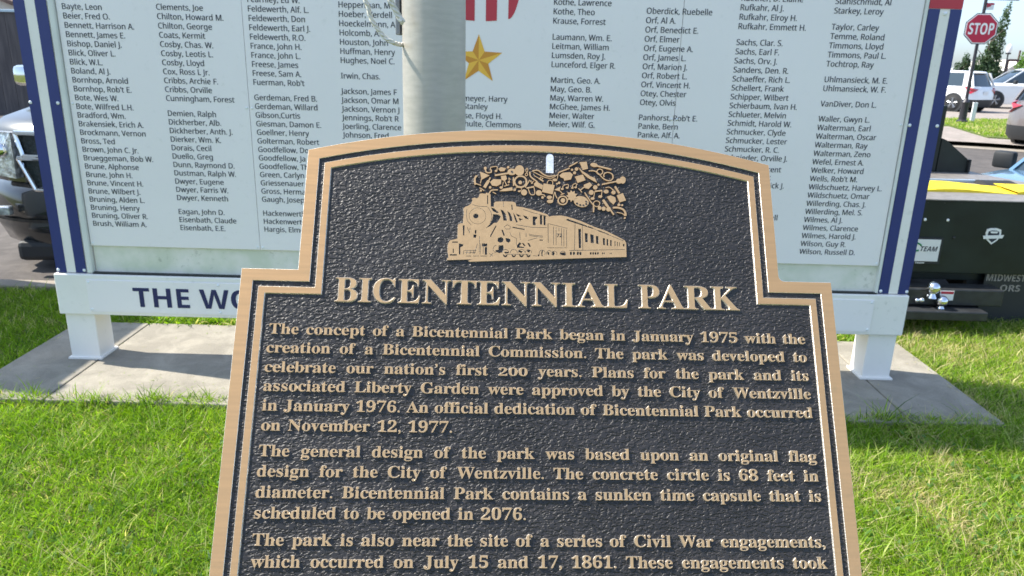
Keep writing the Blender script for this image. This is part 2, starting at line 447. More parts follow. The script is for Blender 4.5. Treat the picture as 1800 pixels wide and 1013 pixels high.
# ------------------------------------------------------------------ grass (uncountable)
def grass_blades(name, x, y, z, hgt, wid, tint, lean, segs=2):
    n = len(x)
    az = rng.uniform(0, 2 * np.pi, n); la = rng.uniform(0, 2 * np.pi, n)
    lean_v = np.stack([np.cos(la), np.sin(la)], 1) * (lean * rng.uniform(.2, 1.25, n))[:, None] * hgt[:, None]
    wd = np.stack([np.cos(az), np.sin(az)], 1) * wid[:, None] * .5
    V = np.zeros((n, 2 * segs + 1, 3), np.float32)
    for s in range(segs):
        t = s / segs; w = (1 - .35 * t)
        cx = x + lean_v[:, 0] * t ** 1.7; cy = y + lean_v[:, 1] * t ** 1.7; cz = z + hgt * t * (1 - .18 * t)
        V[:, 2 * s, 0] = cx - wd[:, 0] * w; V[:, 2 * s, 1] = cy - wd[:, 1] * w; V[:, 2 * s, 2] = cz
        V[:, 2 * s + 1, 0] = cx + wd[:, 0] * w; V[:, 2 * s + 1, 1] = cy + wd[:, 1] * w; V[:, 2 * s + 1, 2] = cz
    V[:, -1, 0] = x + lean_v[:, 0]; V[:, -1, 1] = y + lean_v[:, 1]; V[:, -1, 2] = z + hgt * .82
    k = 2 * segs + 1
    F = []
    base = np.arange(n)[:, None] * k
    tris = []
    for s in range(segs - 1):
        a = 2 * s; tris += [(a, a + 1, a + 3), (a, a + 3, a + 2)]
    a = 2 * (segs - 1); tris += [(a, a + 1, a + 2)]
    T = (base[:, None, :] + np.array(tris)[None]).reshape(-1, 3)
    me = bpy.data.meshes.new(name)
    me.vertices.add(n * k); me.vertices.foreach_set('co', V.ravel())
    me.loops.add(T.size); me.loops.foreach_set('vertex_index', T.ravel().astype(np.int32))
    me.polygons.add(len(T)); me.polygons.foreach_set('loop_start', np.arange(0, T.size, 3, dtype=np.int32))
    try: me.polygons.foreach_set('loop_total', np.full(len(T), 3, np.int32))
    except Exception: pass
    me.update(calc_edges=True)
    at = me.color_attributes.new('tint', 'FLOAT_COLOR', 'POINT')
    C = np.ones((n, k, 4), np.float32); C[:, :, :3] = tint[:, None, :]
    at.data.foreach_set('color', C.ravel())
    me.materials.append(M['grass'])
    o = bpy.data.objects.new(name, me); COL.objects.link(o)
    return tag(o, kind='stuff')

def vnoise(x, y, s, seed):
    r = np.random.default_rng(seed); G = r.random((64, 64))
    u = x * s + 100; v = y * s + 100
    i = np.floor(u).astype(int); j = np.floor(v).astype(int); fu = u - i; fv = v - j
    fu = fu * fu * (3 - 2 * fu); fv = fv * fv * (3 - 2 * fv)
    a = G[i % 64, j % 64]; b = G[(i + 1) % 64, j % 64]; c = G[i % 64, (j + 1) % 64]; d = G[(i + 1) % 64, (j + 1) % 64]
    return (a * (1 - fu) + b * fu) * (1 - fv) + (c * (1 - fu) + d * fu) * fv

def grass_tint(x, y):
    n = len(x)
    p = vnoise(x, y, 3.0, 1) * .6 + vnoise(x, y, 9.0, 2) * .4
    right = np.clip((x - .8) / 1.5, 0, 1)
    bare = np.clip(vnoise(x, y, 4.2, 21) - .60, 0, 1) * 2.6
    dry = rng.random(n) < (0.04 + .09 * right + .22 * np.clip(p - .55, 0, 1) * 2 * (.35 + right) + bare * (.2 + .55 * right))
    g1 = np.array([0.140, 0.270, 0.008]); g2 = np.array([0.310, 0.450, 0.022]); g3 = np.array([0.055, 0.125, 0.018]); st = np.array([0.66, 0.56, 0.30]); ye = np.array([0.44, 0.48, 0.14])
    t = np.clip(p * .9 + rng.normal(0, .22, n), 0, 1)[:, None]
    c = g1 * (1 - t) + g2 * t
    dk = rng.random(n) < .16; c[dk] = g3
    yl = rng.random(n) < (.05 + .18 * right); c[yl] = ye
    c[dry] = st * rng.uniform(.6, 1.1, (dry.sum(), 1))
    return (c * rng.uniform(.8, 1.2, (n, 1))).astype(np.float32)

def lawn_points(n, x0, x1, y0, y1):
    x = rng.uniform(x0, x1, n); y = rng.uniform(y0, y1, n)
    edge = vnoise(x, y * 0, 9, 5) * .05
    inside = (x > -2.655 + edge * .5) & (x < 2.37 - edge * .5) & (y > 3.215 + edge) & (y < 4.265 - edge * .5)
    k = ~inside
    return x[k], y[k]
def lawn_patch(name, n, x0, x1, y0, y1, hs=1.0, ws=1.0):
    x, y = lawn_points(n, x0, x1, y0, y1)
    h = rng.gamma(6, .0068, len(x)) * hs * (.75 + .6 * vnoise(x, y, 5, 3)); w = rng.uniform(.0022, .0052, len(x)) * ws
    z = np.full(len(x), -.037)
    return grass_blades(name, x, y, z, h, w, grass_tint(x, y), 1.25)
lawn_patch('lawn_grass', 78000, -3.1, -.25, 1.75, 3.27)
lawn_patch('lawn_grass', 78000, .85, 3.3, 1.75, 3.3)
lawn_patch('lawn_grass', 60000, 1.8, 4.4, 3.1, 4.95)
lawn_patch('lawn_grass', 42000, -4.6, -2.4, 3.2, 4.95)
lawn_patch('lawn_grass', 30000, -2.6, 2.2, 4.22, 4.95)
lawn_patch('lawn_grass', 40000, -6.5, 7.5, 0.2, 4.95, 1.0, 1.6)
x, y = rng.uniform(-3.1, 3.3, 5200), rng.uniform(1.75, 3.2, 5200); cl = vnoise(x, y, 2.6, 31) > .60
grass_blades('clover_leaves', x[cl], y[cl], rng.uniform(-.03, .0, cl.sum()), rng.uniform(.012, .02, cl.sum()), rng.uniform(.010, .017, cl.sum()), (np.array([[.10, .20, .04]]) * rng.uniform(.8, 1.3, (cl.sum(), 1))).astype(np.float32), 1.8, 3)
x = rng.uniform(-2.6, 2.3, 520); y = 3.24 + np.abs(rng.normal(0, .16, 520)); x = np.append(x, rng.uniform(-2.6, 2.3, 160)); y = np.append(y, rng.uniform(3.3, 4.2, 160))
grass_blades('grass_clippings', x, y, np.full(680, .002), np.full(680, .004), rng.uniform(.002, .004, 680), grass_tint(x, y) * .8, 6.0, 2)
# taller uncut fringe leaning over the front edge of the pad, and broad-leaved weeds behind it
x = rng.uniform(-2.75, 2.05, 5200); y = 3.20 + rng.normal(0, .02, 5200) + vnoise(x, x * 0, 9, 5) * .04
hh = rng.gamma(5, .0125, 5200) * (.5 + .9 * vnoise(x, x * 0, 14, 9) ** 2)
grass_blades('fringe_grass', x, y, np.full(5200, -.036), hh + .02, rng.uniform(.003, .006, 5200), grass_tint(x, y) * .9, .7, 3)
x = rng.uniform(-2.3, 2.3, 5000); y = rng.uniform(4.27, 4.5, 5000)
grass_blades('clover_weeds', x, y, np.full(5000, -.036), rng.uniform(.03, .09, 5000), rng.uniform(.008, .018, 5000), grass_tint(x, y), 1.1, 3)
x = rng.uniform(12.2, 22, 26000); y = rng.uniform(18.3, 26.6, 26000); k = (y > 19.35 + (12.62 - x) * .75) & (y > 18.97 - (x - 12.62) * .2) & (x > 12.1 + (y - 19.3) * .3)
x, y = x[k], y[k]
grass_blades('verge_grass', x, y, np.full(len(x), .028), rng.uniform(.05, .12, len(x)), rng.uniform(.012, .03, len(x)), grass_tint(x, y), .8)

# ------------------------------------------------------------------ memorial board
BW0, BW1 = -2.380, 2.062
FY = 3.692                                   # front plane of the board
MBD = thing('memorial_board', 'large white memorial sign board with columns of printed names, blue stripes and a gold star', 'memorial sign', (0, 0, 0))
def bpart(name, x0, x1, y0, y1, z0, z1, m, bev=0.004): return MB().box(x0, x1, y0, y1, z0, z1, m, bev).build(name, m, MBD)
def leg(x0, x1):
    l = bpart('leg', x0, x1, FY + .008, FY + .158, -.05, .262, M['white'], .005)
    MB().box(x0 - .012, x1 + .012, FY - .004, FY + .17, 0.0, .010, M['white']).build('foot_plate', M['white'], l)
    return l
leg(-2.372, -2.216); leg(1.904, 2.054)
bpart('bottom_beam', BW0 - .006, BW1 + .006, FY - .016, FY + .160, .260, .482, M['white'], .006)
bpart('back_panel', -2.18, 1.90, FY + .022, FY + .13, .484, 3.62, M['white_moss'])
bpart('dark_ledge', -2.185, 1.90, FY - .006, FY + .02, .483, .490, M['plastic'], 0)
bpart('top_beam', BW0 - .03, BW1 + .03, FY - .03, FY + .17, 3.62, 3.86, M['white'], .006)
for x0, side in ((-2.377, 0), (1.908, 1)):
    p = bpart('side_post', x0, x0 + .157, FY + .004, FY + .158, .484, 3.618, M['white'])
    for dx0, dx1 in ((0.001, .054), (.103, .156)):
        MB().box(x0 + dx0, x0 + dx1, FY, FY + .005, .486, 1.878, M['navy']).build('blue_stripe', M['navy'], p)
    MB().box(x0 + .0545, x0 + .1025, FY + .0015, FY + .0065, .486, 1.868, M['white']).build('white_stripe', M['white'], p)
    MB().box(x0 + .001, x0 + .156, FY, FY + .005, 1.880, 3.40, M['red']).build('red_cap_panel', M['red'], p)
    for sx, sz in ((.012, .50), (.148, .50), (.008, 1.346), (.142, 1.346), (.08, 1.858)):
        MB().sphere((x0 + sx, FY - .001, sz), .0085, M['screw'], 10, 6, (1, .6, 1)).build('screw_cap', M['screw'], p, smooth=True)
bpart('trim_moulding', -2.213, -2.184, FY - .006, FY + .03, .486, 3.618, M['trim'], .006)
bpart('trim_moulding', 1.893, 1.9065, FY - .002, FY + .03, .486, 3.618, M['trim'], .003)
# lettered strip screwed to the bottom beam
ls = bpart('lettered_strip', -2.218, 1.888, FY - .022, FY - .0165, .280, .455, M['sheet'], .0015)
for sx in (-2.205, -1.53, -.17, .95, 1.874):
    for sz in (.293, .442):
        MB().sphere((sx, FY - .0225, sz), .0075, M['screw'], 8, 5, (1, .5, 1)).build('screw_cap', M['screw'], ls, smooth=True)
me = text_mesh('printed_word', sans('THE WO', True), .152, res=4)
a = mesh_x(me); s = .620 / (a[1] - a[0]); me.transform(Matrix.Diagonal((s, .108 / (a[3] - a[2]), 1, 1))); a = mesh_x(me)
put(me, M['navy_ink'], ls, (-1.979 - a[0], FY - .0235, .312 - a[2]), (math.pi / 2, 0, 0))
# name sheets
sheets = []
edges = [(-2.180, -1.306), (-1.304, -.2685), (-.2665, .769), (.771, 1.889)]
for x0, x1 in edges:
    s = bpart('name_sheet', x0, x1, FY + .008, FY + .0175, .632, 3.50, M['sheet'], .0012)
    for sx, sz in ((x0 + .012, .645), (x1 - .012, .645), (x0 + .012, 1.345), (x1 - .012, 1.345)):
        MB().sphere((sx, FY + .008, sz), .0065, M['screw'], 8, 5, (1, .5, 1)).build('screw_cap', M['screw'], s, smooth=True)
    sheets.append(s)
COLS = [
 (-2.155, 1.778, ['^', 'Bayte, Leon', 'Beier, Fred O.', 'Bennett, Harrison A.', 'Bennett, James E.', 'Bishop, Daniel J.', 'Blick, Oliver L.', 'Blick, W.L.', 'Boland, Al J.', 'Bornhop, Arnold', "Bornhop, Rob't E.", 'Bote, Wes W.', 'Bote, Wilfred L.H.', 'Bradford, Wm.', 'Brakensiek, Erich A.', 'Brockmann, Vernon', 'Bross, Ted', 'Brown, John C. Jr.', 'Brueggeman, Bob W.', 'Brune, Alphonse', 'Brune, John H.', 'Brune, Vincent H.', 'Brune, Wilbert J.', 'Bruning, Alden L.', 'Bruning, Henry', 'Bruning, Oliver R.', 'Brush, William A.']),
 (-1.710, 1.786, ['^', 'Clements, Joe', 'Chilton, Howard M.', 'Chilton, George', 'Coats, Kermit', 'Cosby, Chas. W.', 'Cosby, Leotis L.', 'Cosby, Lloyd', 'Cox, Ross L Jr.', 'Cribbs, Archie F.', 'Cribbs, Orville', 'Cunningham, Forest', '', 'Demien, Ralph', 'Dickherber, Alb.', 'Dickherber, Anth. J.', 'Dierker, Wm. K.', 'Dorais, Cecil', 'Duello, Greg', 'Dunn, Raymond D.', 'Dustman, Ralph W.', 'Dwyer, Eugene', 'Dwyer, Farris W.', 'Dwyer, Kenneth', '', 'Eagan, John D.', 'Eisenbath, Claude', 'Eisenbath, E.E.']),
 (-1.279, 1.8305, ['Fearnley, Ed W.', 'Feldewerth, Alf. L.', 'Feldewerth, Don', 'Feldewerth, Earl J.', 'Feldewerth, R.O.', 'France, John H.', 'France, John L.', 'Freese, James', 'Freese, Sam A.', "Fuerman, Rob't", '', 'Gerdeman, Fred B.', 'Gerdeman, Willard', 'Gibson,Curtis', 'Giesman, Damon E.', 'Goellner, Henry', 'Golterman, Robert', 'Goodfellow, Do', 'Goodfellow, Ja', 'Goodfellow, Th', 'Green, Carlyn', 'Griessenauer', 'Gross, Herma', 'Gaugh, Josep', '', 'Hackenwerth', 'Hackenwerth', 'Hargis, Elme']),
 (-.852, 1.8175, ['Hepperman, Me', 'Hoeber, Verdell', 'Hoeckelmann, A.', 'Holcomb, A.', 'Houston, John', 'Huffman, Henry', 'Hughes, Noel C.', '', 'Irwin, Chas.', '', 'Jackson, James F', 'Jackson, Omar M', 'Jackson, Vernon J', "Jennings, Rob't R", 'Joerling, Clarence', 'Johnson, Fred']),
 (.158, 1.8535, ['Kothe, Lawrence', 'Kothe, Theo', 'Krause, Forrest', '', 'Laumann, Wm. E.', 'Leitman, William', 'Lumsden, Roy J.', 'Lunceford, Elger R.', '', 'Martin, Geo. A.', 'May, Geo. B.', 'May, Warren W.', 'McGhee, James H.', 'Meier, Walter', 'Meier, Wilf. G.']),
 (.595, 1.825, ['Oberdick, Ruebelle', 'Orf, Al A.', 'Orf, Benedict E.', 'Orf, Elmer', 'Orf, Eugene A.', 'Orf, James L.', 'Orf, Marion J.', 'Orf, Robert L.', 'Orf, Vincent H.', 'Otey, Chester', 'Otey, Olvis', '', "Panhorst, Rob't E.", 'Panke, Bern', 'Panke, Alf. A.']),
 (1.031, 1.8925, ['Ruether, D. Elaine', 'Rufkahr, Al J.', 'Rufkahr, Elroy H.', 'Rufkahr, Emmett H.', '', 'Sachs, Clar. S.', 'Sachs, Earl F.', 'Sachs, Orv. J.', 'Sanders, Den. R.', 'Schaeffer, Rich L.', 'Schellert, Frank', 'Schipper, Wilbert', 'Schierbaum, Ivan H.', 'Schlueter, Melvin', 'Schmidt, Harold W.', 'Schmucker, Clyde', 'Schmucker, Lester', 'Schmucker, R. C.', 'Schnieder, Orville J.']),
 (1.471, 1.889, ['Stahlschmidt, Al', 'Starkey, Leroy', '', 'Taylor, Carley', 'Temme, Roland', 'Timmons, Lloyd', 'Timmons, Paul L.', 'Tochtrop, Ray', '', 'Uhlmansieck, M. E.', 'Uhlmansieck, W. F.', '', 'VanDiver, Don L.', '', 'Waller, Gwyn L.', 'Walterman, Earl', 'Walterman, Oscar', 'Walterman, Ray', 'Walterman, Zeno', 'Wefel, Ernest A.', 'Welker, Howard', "Wells, Rob't M.", 'Wildschuetz, Harvey L.', 'Wildschuetz, Omar', 'Willerding, Chas. J.', 'Willerding, Mel. S.', 'Wilmes, Al J.', 'Wilmes, Clarence', 'Wilmes, Harold J.', 'Wilson, Guy R.', 'Wilson, Russell D.']),
]
_ref = text_mesh('printed_name', sans('Bennett, Harrison A.'), 1.0, res=3)
_a = mesh_x(_ref); _b = mesh_x(text_mesh('printed_name', sans('B'), 1.0, res=3))
NAME_SY = .0262 / (_b[3] - _b[2]); NAME_SX = .3277 / (_a[1] - _a[0])
def name_text(t, x, z):
    me = text_mesh('printed_name', sans(t), NAME_SY, res=2, sx=NAME_SX / NAME_SY)
    bm = bmesh.new(); bm.from_mesh(me); d = bmesh.ops.duplicate(bm, geom=bm.verts[:] + bm.edges[:] + bm.faces[:])   # second pass of ink, slightly off register
    for q in d['geom']:
        if isinstance(q, bmesh.types.BMVert): q.co += Vector((.0009, .0002, .0002))
    bm.to_mesh(me); bm.free()
    k = 0
    for i, (x0, x1) in enumerate(edges):
        if x >= x0: k = i
    put(me, M['ink'], sheets[k], (x, FY + .0068, z), (math.pi / 2, 0, 0))
LS = .04165
for x, z0, names in COLS:
    z = z0
    for t in names:
        if t == '': z -= LS * .72; continue
        if t != '^': name_text(t, x, z); z -= LS
for t, x, z in (('meyer, Harry', -.262, 1.406), ('Stanley', -.262, 1.368), ('se, Floyd H.', -.255, 1.324), ('hulte, Clemmons', -.255, 1.285),
                ('Vincent', 1.200, 1.100), ('nk', 1.236, 1.060), ('rick J.', 1.262, 1.020), ('ell', 1.300, .858)):
    name_text(t, x, z)
# printed gold star and striped shield
def star(cx, cz, R, r):
    P = [(cx + (R if k % 2 == 0 else r) * math.sin(k * math.pi / 5), cz + (R if k % 2 == 0 else r) * math.cos(k * math.pi / 5)) for k in range(10)]
    y = FY + .0066; mb = MB()
    for k in range(10):
        a, b = P[k], P[(k + 1) % 10]
        mb.add([(cx, y, cz), (a[0], y, a[1]), (b[0], y, b[1])], [(0, 1, 2)], M['gold1'] if k % 2 == 0 else M['gold2'])
    return mb
star(-.188, 1.597, .118, .049).build('gold_star', None, sheets[2])
def shield_z(dx):
    t = min(1, abs(dx) / .186)
    return 1.773 + .022 * t ** 2 + .11 * max(0, (t - .7) / .3) ** 2.4
for c in (-.340, -.235, -.1305, -.025):
    xs = [c - .026 + .052 * i / 6 for i in range(7)]; y = FY + .0066
    pts = [(x, y, shield_z(x + .1825)) for x in xs] + [(xs[-1], y, 2.12), (xs[0], y, 2.12)]
    MB().add(pts, [tuple(range(len(pts)))], M['red']).build('red_shield_stripe', M['red'], sheets[2])
pts = [(-.3685, FY + .0066, 2.125), (.0035, FY + .0066, 2.125), (.0035, FY + .0066, 2.27), (-.1825, FY + .0066, 2.30), (-.3685, FY + .0066, 2.27)]
MB().add(pts, [tuple(range(5))], M['navy']).build('blue_shield_band', M['navy'], sheets[2])

# ------------------------------------------------------------------ flagpole with its rope
fp = thing('flagpole', 'grey spun aluminium flagpole standing between the bronze plaque and the memorial board', 'flagpole', (-.163, 1.47, -.035))
MB().tube([(0, 0, 0), (.004, 0, 1.4), (.0, 0, 5.0), (0, 0, 8.0)], [.063, .0605, .050, .035], M['galv'], 48).build('pole_shaft', M['galv'], fp, smooth=True)
MB().tube([(0, 0, .0), (0, 0, .05), (0, 0, .09)], [.12, .11, .07], M['galv'], 32).build('base_collar', M['galv'], fp, smooth=True)
MB().sphere((0, 0, 8.05), .07, M['gold1']).build('finial_ball', M['gold1'], fp, smooth=True)
MB().box(-.0665, -.0575, -.014, .012, 1.675, 1.83, M['steel'], .002).build('rope_cleat', M['steel'], fp)
rp = [(-.288, 1.42, 1.80), (-.280, 1.42, 1.74), (-.277, 1.42, 1.697), (-.273, 1.42, 1.688), (-.268, 1.42, 1.667), (-.256, 1.42, 1.648), (-.242, 1.42, 1.633), (-.229, 1.42, 1.626), (-.219, 1.445, 1.623), (-.205, 1.47, 1.625)]
def braided(name, pts, r, label, grp):
    P = [Vector(p) for p in pts]; Q = []
    for i in range(len(P) - 1):
        for k in range(8):
            t = k / 8; p0 = P[max(i - 1, 0)]; p1 = P[i]; p2 = P[i + 1]; p3 = P[min(i + 2, len(P) - 1)]
            Q.append(.5 * ((2 * p1) + (p2 - p0) * t + (2 * p0 - 5 * p1 + 4 * p2 - p3) * t * t + (3 * p1 - p0 - 3 * p2 + p3) * t ** 3))
    Q.append(P[-1])
    D = [0]
    for a_, b_ in zip(Q, Q[1:]): D.append(D[-1] + (b_ - a_).length)
    root = thing(name, label, 'rope', tuple(pts[-1]), 0)
    for s in range(3):
        mb = MB(); path = []
        for i, p in enumerate(Q):
            t = (Q[min(i + 1, len(Q) - 1)] - Q[max(i - 1, 0)]).normalized(); a_ = t.cross(Vector((0, 1, 0))).normalized(); b_ = a_.cross(t)
            th = D[i] / .018 * math.pi + s * 2 * math.pi / 3
            path.append(p + (a_ * math.cos(th) + b_ * math.sin(th)) * r * .5 - Vector(pts[-1]))
        mb.tube(path, r * .60, M['rope'], 8).build('rope_strand', M['rope'], root, smooth=True)
braided('halyard_rope', rp, .0040, 'white braided halyard rope hanging in a loop left of the flagpole', None)
braided('halyard_rope', [(-.235, 1.40, 1.80), (-.233, 1.405, 1.73), (-.231, 1.408, 1.70), (-.225, 1.41, 1.687), (-.219, 1.41, 1.676), (-.2145, 1.41, 1.668), (-.208, 1.405, 1.66)], .0052, 'short end of white rope pressed against the left side of the flagpole', None)
TRAIN=[[(-645,883),(-563,878),(-556,875),(-551,737),(-516,738),(-517,779),(-501,795),(-405,801),(-316,800),(-289,786),(-282,749),(-214,741),(-131,722),(-36,696),(46,669),(67,644),(101,655),(197,661),(258,650),(402,605),(538,547),(674,501),(783,447),(864,403),(878,371),(876,223),(463,200),(58,175),(-345,153),(-757,127),(-776,138),(-729,153),(-990,138),(-994,153),(-977,164),(-978,182),(-989,234),(-988,311),(-969,351),(-890,373),(-890,526),(-868,542),(-837,544),(-835,599),(-829,656),(-838,706),(-818,729),(-792,737),(-758,765),(-743,804),(-753,821),(-726,833),(-698,825),(-678,842),(-668,879)],[(-599,632),(-600,614),(-605,596),(-613,580),(-624,566),(-637,554),(-652,545),(-669,540),(-686,537),(-703,539),(-720,543),(-736,551),(-749,562),(-761,576),(-769,591),(-775,608),(-777,626),(-776,644),(-771,662),(-763,678),(-752,692),(-739,704),(-724,713),(-707,719),(-690,721),(-672,720),(-655,715),(-640,707),(-626,696),(-614,683),(-606,667),(-601,650)],[(-603,632),(-604,615),(-608,598),(-616,583),(-626,569),(-639,558),(-654,549),(-669,544),(-686,542),(-703,543),(-719,547),(-733,555),(-747,565),(-757,578),(-766,593),(-771,609),(-773,626),(-772,644),(-767,660),(-760,676),(-749,689),(-737,701),(-722,709),(-706,715),(-689,717),(-673,716),(-657,711),(-642,704),(-629,693),(-618,680),(-610,665),(-605,649)],[(-677,629),(-679,619),(-685,610),(-694,604),(-705,601),(-716,603),(-725,609),(-731,617),(-734,628),(-732,638),(-726,647),(-717,653),(-706,656),(-695,654),(-686,648),(-679,640)],[(-551,730),(-513,717),(-458,671),(-485,667),(-526,687)],[(-528,654),(-471,653),(-444,632),(-457,596),(-484,559),(-514,558),(-551,522),(-602,494),(-564,535),(-534,594),(-525,630)],[(-449,709),(-420,698),(-390,656),(-376,584),(-416,586),(-424,640)],[(-377,692),(-349,674),(-325,629),(-319,583),(-349,582),(-356,635)],[(-315,680),(-288,637),(-263,570),(-283,570),(-300,615)],[(-284,670),(-227,642),(-261,634),(-276,648)],[(-257,619),(-206,607),(-235,597),(-237,574)],[(-213,652),(-172,641),(-138,606),(-186,616)],[(-108,643),(-60,641),(-60,620),(-77,608),(-80,579),(-73,557),(-81,543),(-108,545)],[(-33,659),(-8,657),(-7,552),(-31,554)],[(5,653),(30,651),(28,546),(8,548)],[(-592,865),(-581,864),(-578,765),(-589,765)],[(-335,769),(-324,766),(-318,708),(-331,709)],[(-318,521),(-192,501),(-192,488),(-321,508)],[(-436,482),(-422,485),(-397,426),(-412,415)],[(-497,530),(-487,523),(-546,401),(-558,405)],[(-840,520),(-820,521),(-821,407),(-834,414)],[(-712,474),(-695,472),(-697,432),(-713,434)],[(-727,425),(-694,422),(-699,387),(-726,389)],[(-946,340),(-885,342),(-885,329),(-946,327)],[(-875,321),(-828,315),(-831,294),(-858,279),(-856,202),(-872,202)],[(-635,328),(-581,329),(-581,297),(-634,295)],[(-606,289),(-582,290),(-581,207),(-605,206)],[(-965,202),(-892,204),(-892,189),(-965,187)],[(-936,263),(-926,263),(-924,217),(-935,217)],[(-796,190),(-746,191),(-745,184),(-796,183)],[(-726,192),(-666,194),(-666,187),(-725,185)],[(-650,194),(-579,196),(-579,189),(-650,187)],[(-411,374),(-414,362),(-421,351),(-431,344),(-443,342),(-456,344),(-466,350),(-473,360),(-476,372),(-474,384),(-467,394),(-456,401),(-444,404),(-432,402),(-421,395),(-414,385)],[(-464,311),(-416,316),(-408,282),(-418,242),(-453,227),(-496,243),(-493,259),(-464,264)],[(-394,395),(-347,392),(-337,364),(-360,343),(-384,356)],[(-406,243),(-352,244),(-366,228),(-396,226)],[(-272,317),(-246,353),(-225,339),(-249,310),(-195,302),(-198,291),(-272,291)],[(-223,346),(-198,340),(-181,311),(-195,308)],[(-165,348),(-144,344),(-124,307),(-142,304)],[(-258,268),(-211,255),(-225,234),(-254,247)],[(-164,278),(-131,267),(-144,243),(-164,249)],[(-36,387),(2,388),(2,377),(-36,376)],[(50,568),(57,567),(58,354),(52,354)],[(45,302),(248,307),(248,302),(45,296)],[(-9,275),(1,271),(-7,226),(1,205),(-16,211),(-19,246)],[(-53,224),(-38,225),(-38,205),(-53,205)],[(45,255),(65,249),(65,214),(48,230)],[(99,271),(125,243),(112,215),(98,220)],[(173,247),(234,258),(233,218),(193,224)],[(251,626),(272,624),(531,534),(525,522),(248,609)],[(583,512),(695,470),(695,460),(582,499)],[(373,518),(402,519),(401,307),(375,304)],[(441,475),(472,469),(473,371),(444,373)],[(498,464),(536,454),(537,361),(502,367)],[(558,446),(585,441),(586,355),(560,359)],[(631,425),(654,420),(653,343),(632,347)],[(671,415),(688,411),(688,340),(670,343)],[(708,406),(725,402),(723,336),(707,340)],[(755,394),(765,392),(763,335),(754,337)],[(781,386),(789,384),(788,335),(780,338)],[(804,383),(811,380),(810,336),(803,339)],[(841,365),(860,363),(859,337),(843,338)],[(315,282),(465,287),(465,282),(315,278)],[(-420,217),(-410,215),(-393,201),(-377,213),(-367,216),(-377,190),(-393,183),(-409,191)],[(-332,220),(-321,217),(-305,203),(-289,215),(-278,218),(-289,193),(-305,185),(-321,193)],[(-252,222),(-241,219),(-225,206),(-209,217),(-198,220),(-208,195),(-225,187),(-241,195)],[(-179,224),(-168,221),(-152,208),(-136,219),(-125,222),(-136,197),(-152,189),(-168,197)],[(304,245),(302,233),(295,226),(288,226),(282,233),(280,245),(282,257),(288,264),(296,265),(302,257)],[(337,246),(334,234),(328,227),(320,227),(314,234),(312,246),(315,258),(321,265),(328,265),(334,258)],[(377,247),(375,235),(368,228),(361,228),(355,235),(353,247),(355,259),(362,266),(369,267),(375,259)],[(404,248),(402,236),(396,229),(388,228),(382,236),(380,248),(382,260),(389,267),(396,267),(402,260)],[(510,251),(508,242),(503,236),(498,236),(493,241),(491,251),(493,260),(498,266),(504,266),(509,260)],[(536,252),(534,242),(529,237),(523,236),(519,242),(517,251),(519,261),(524,267),(530,267),(534,261)],[(561,252),(559,243),(554,237),(548,237),(543,243),(542,252),(544,261),(548,267),(554,267),(559,262)],[(586,253),(584,244),(580,238),(574,238),(569,243),(567,253),(569,262),(574,268),(580,268),(585,262)],[(631,254),(630,248),(626,244),(622,243),(619,247),(618,254),(619,261),(623,265),(627,265),(630,261)],[(649,255),(648,248),(644,244),(640,244),(637,248),(635,255),(637,261),(640,265),(645,266),(648,262)],[(710,257),(709,251),(706,248),(703,248),(700,251),(700,256),(701,262),(704,265),(707,265),(710,262)],[(727,257),(726,252),(723,248),(719,248),(717,251),(716,257),(717,262),(720,265),(723,266),(726,262)]]
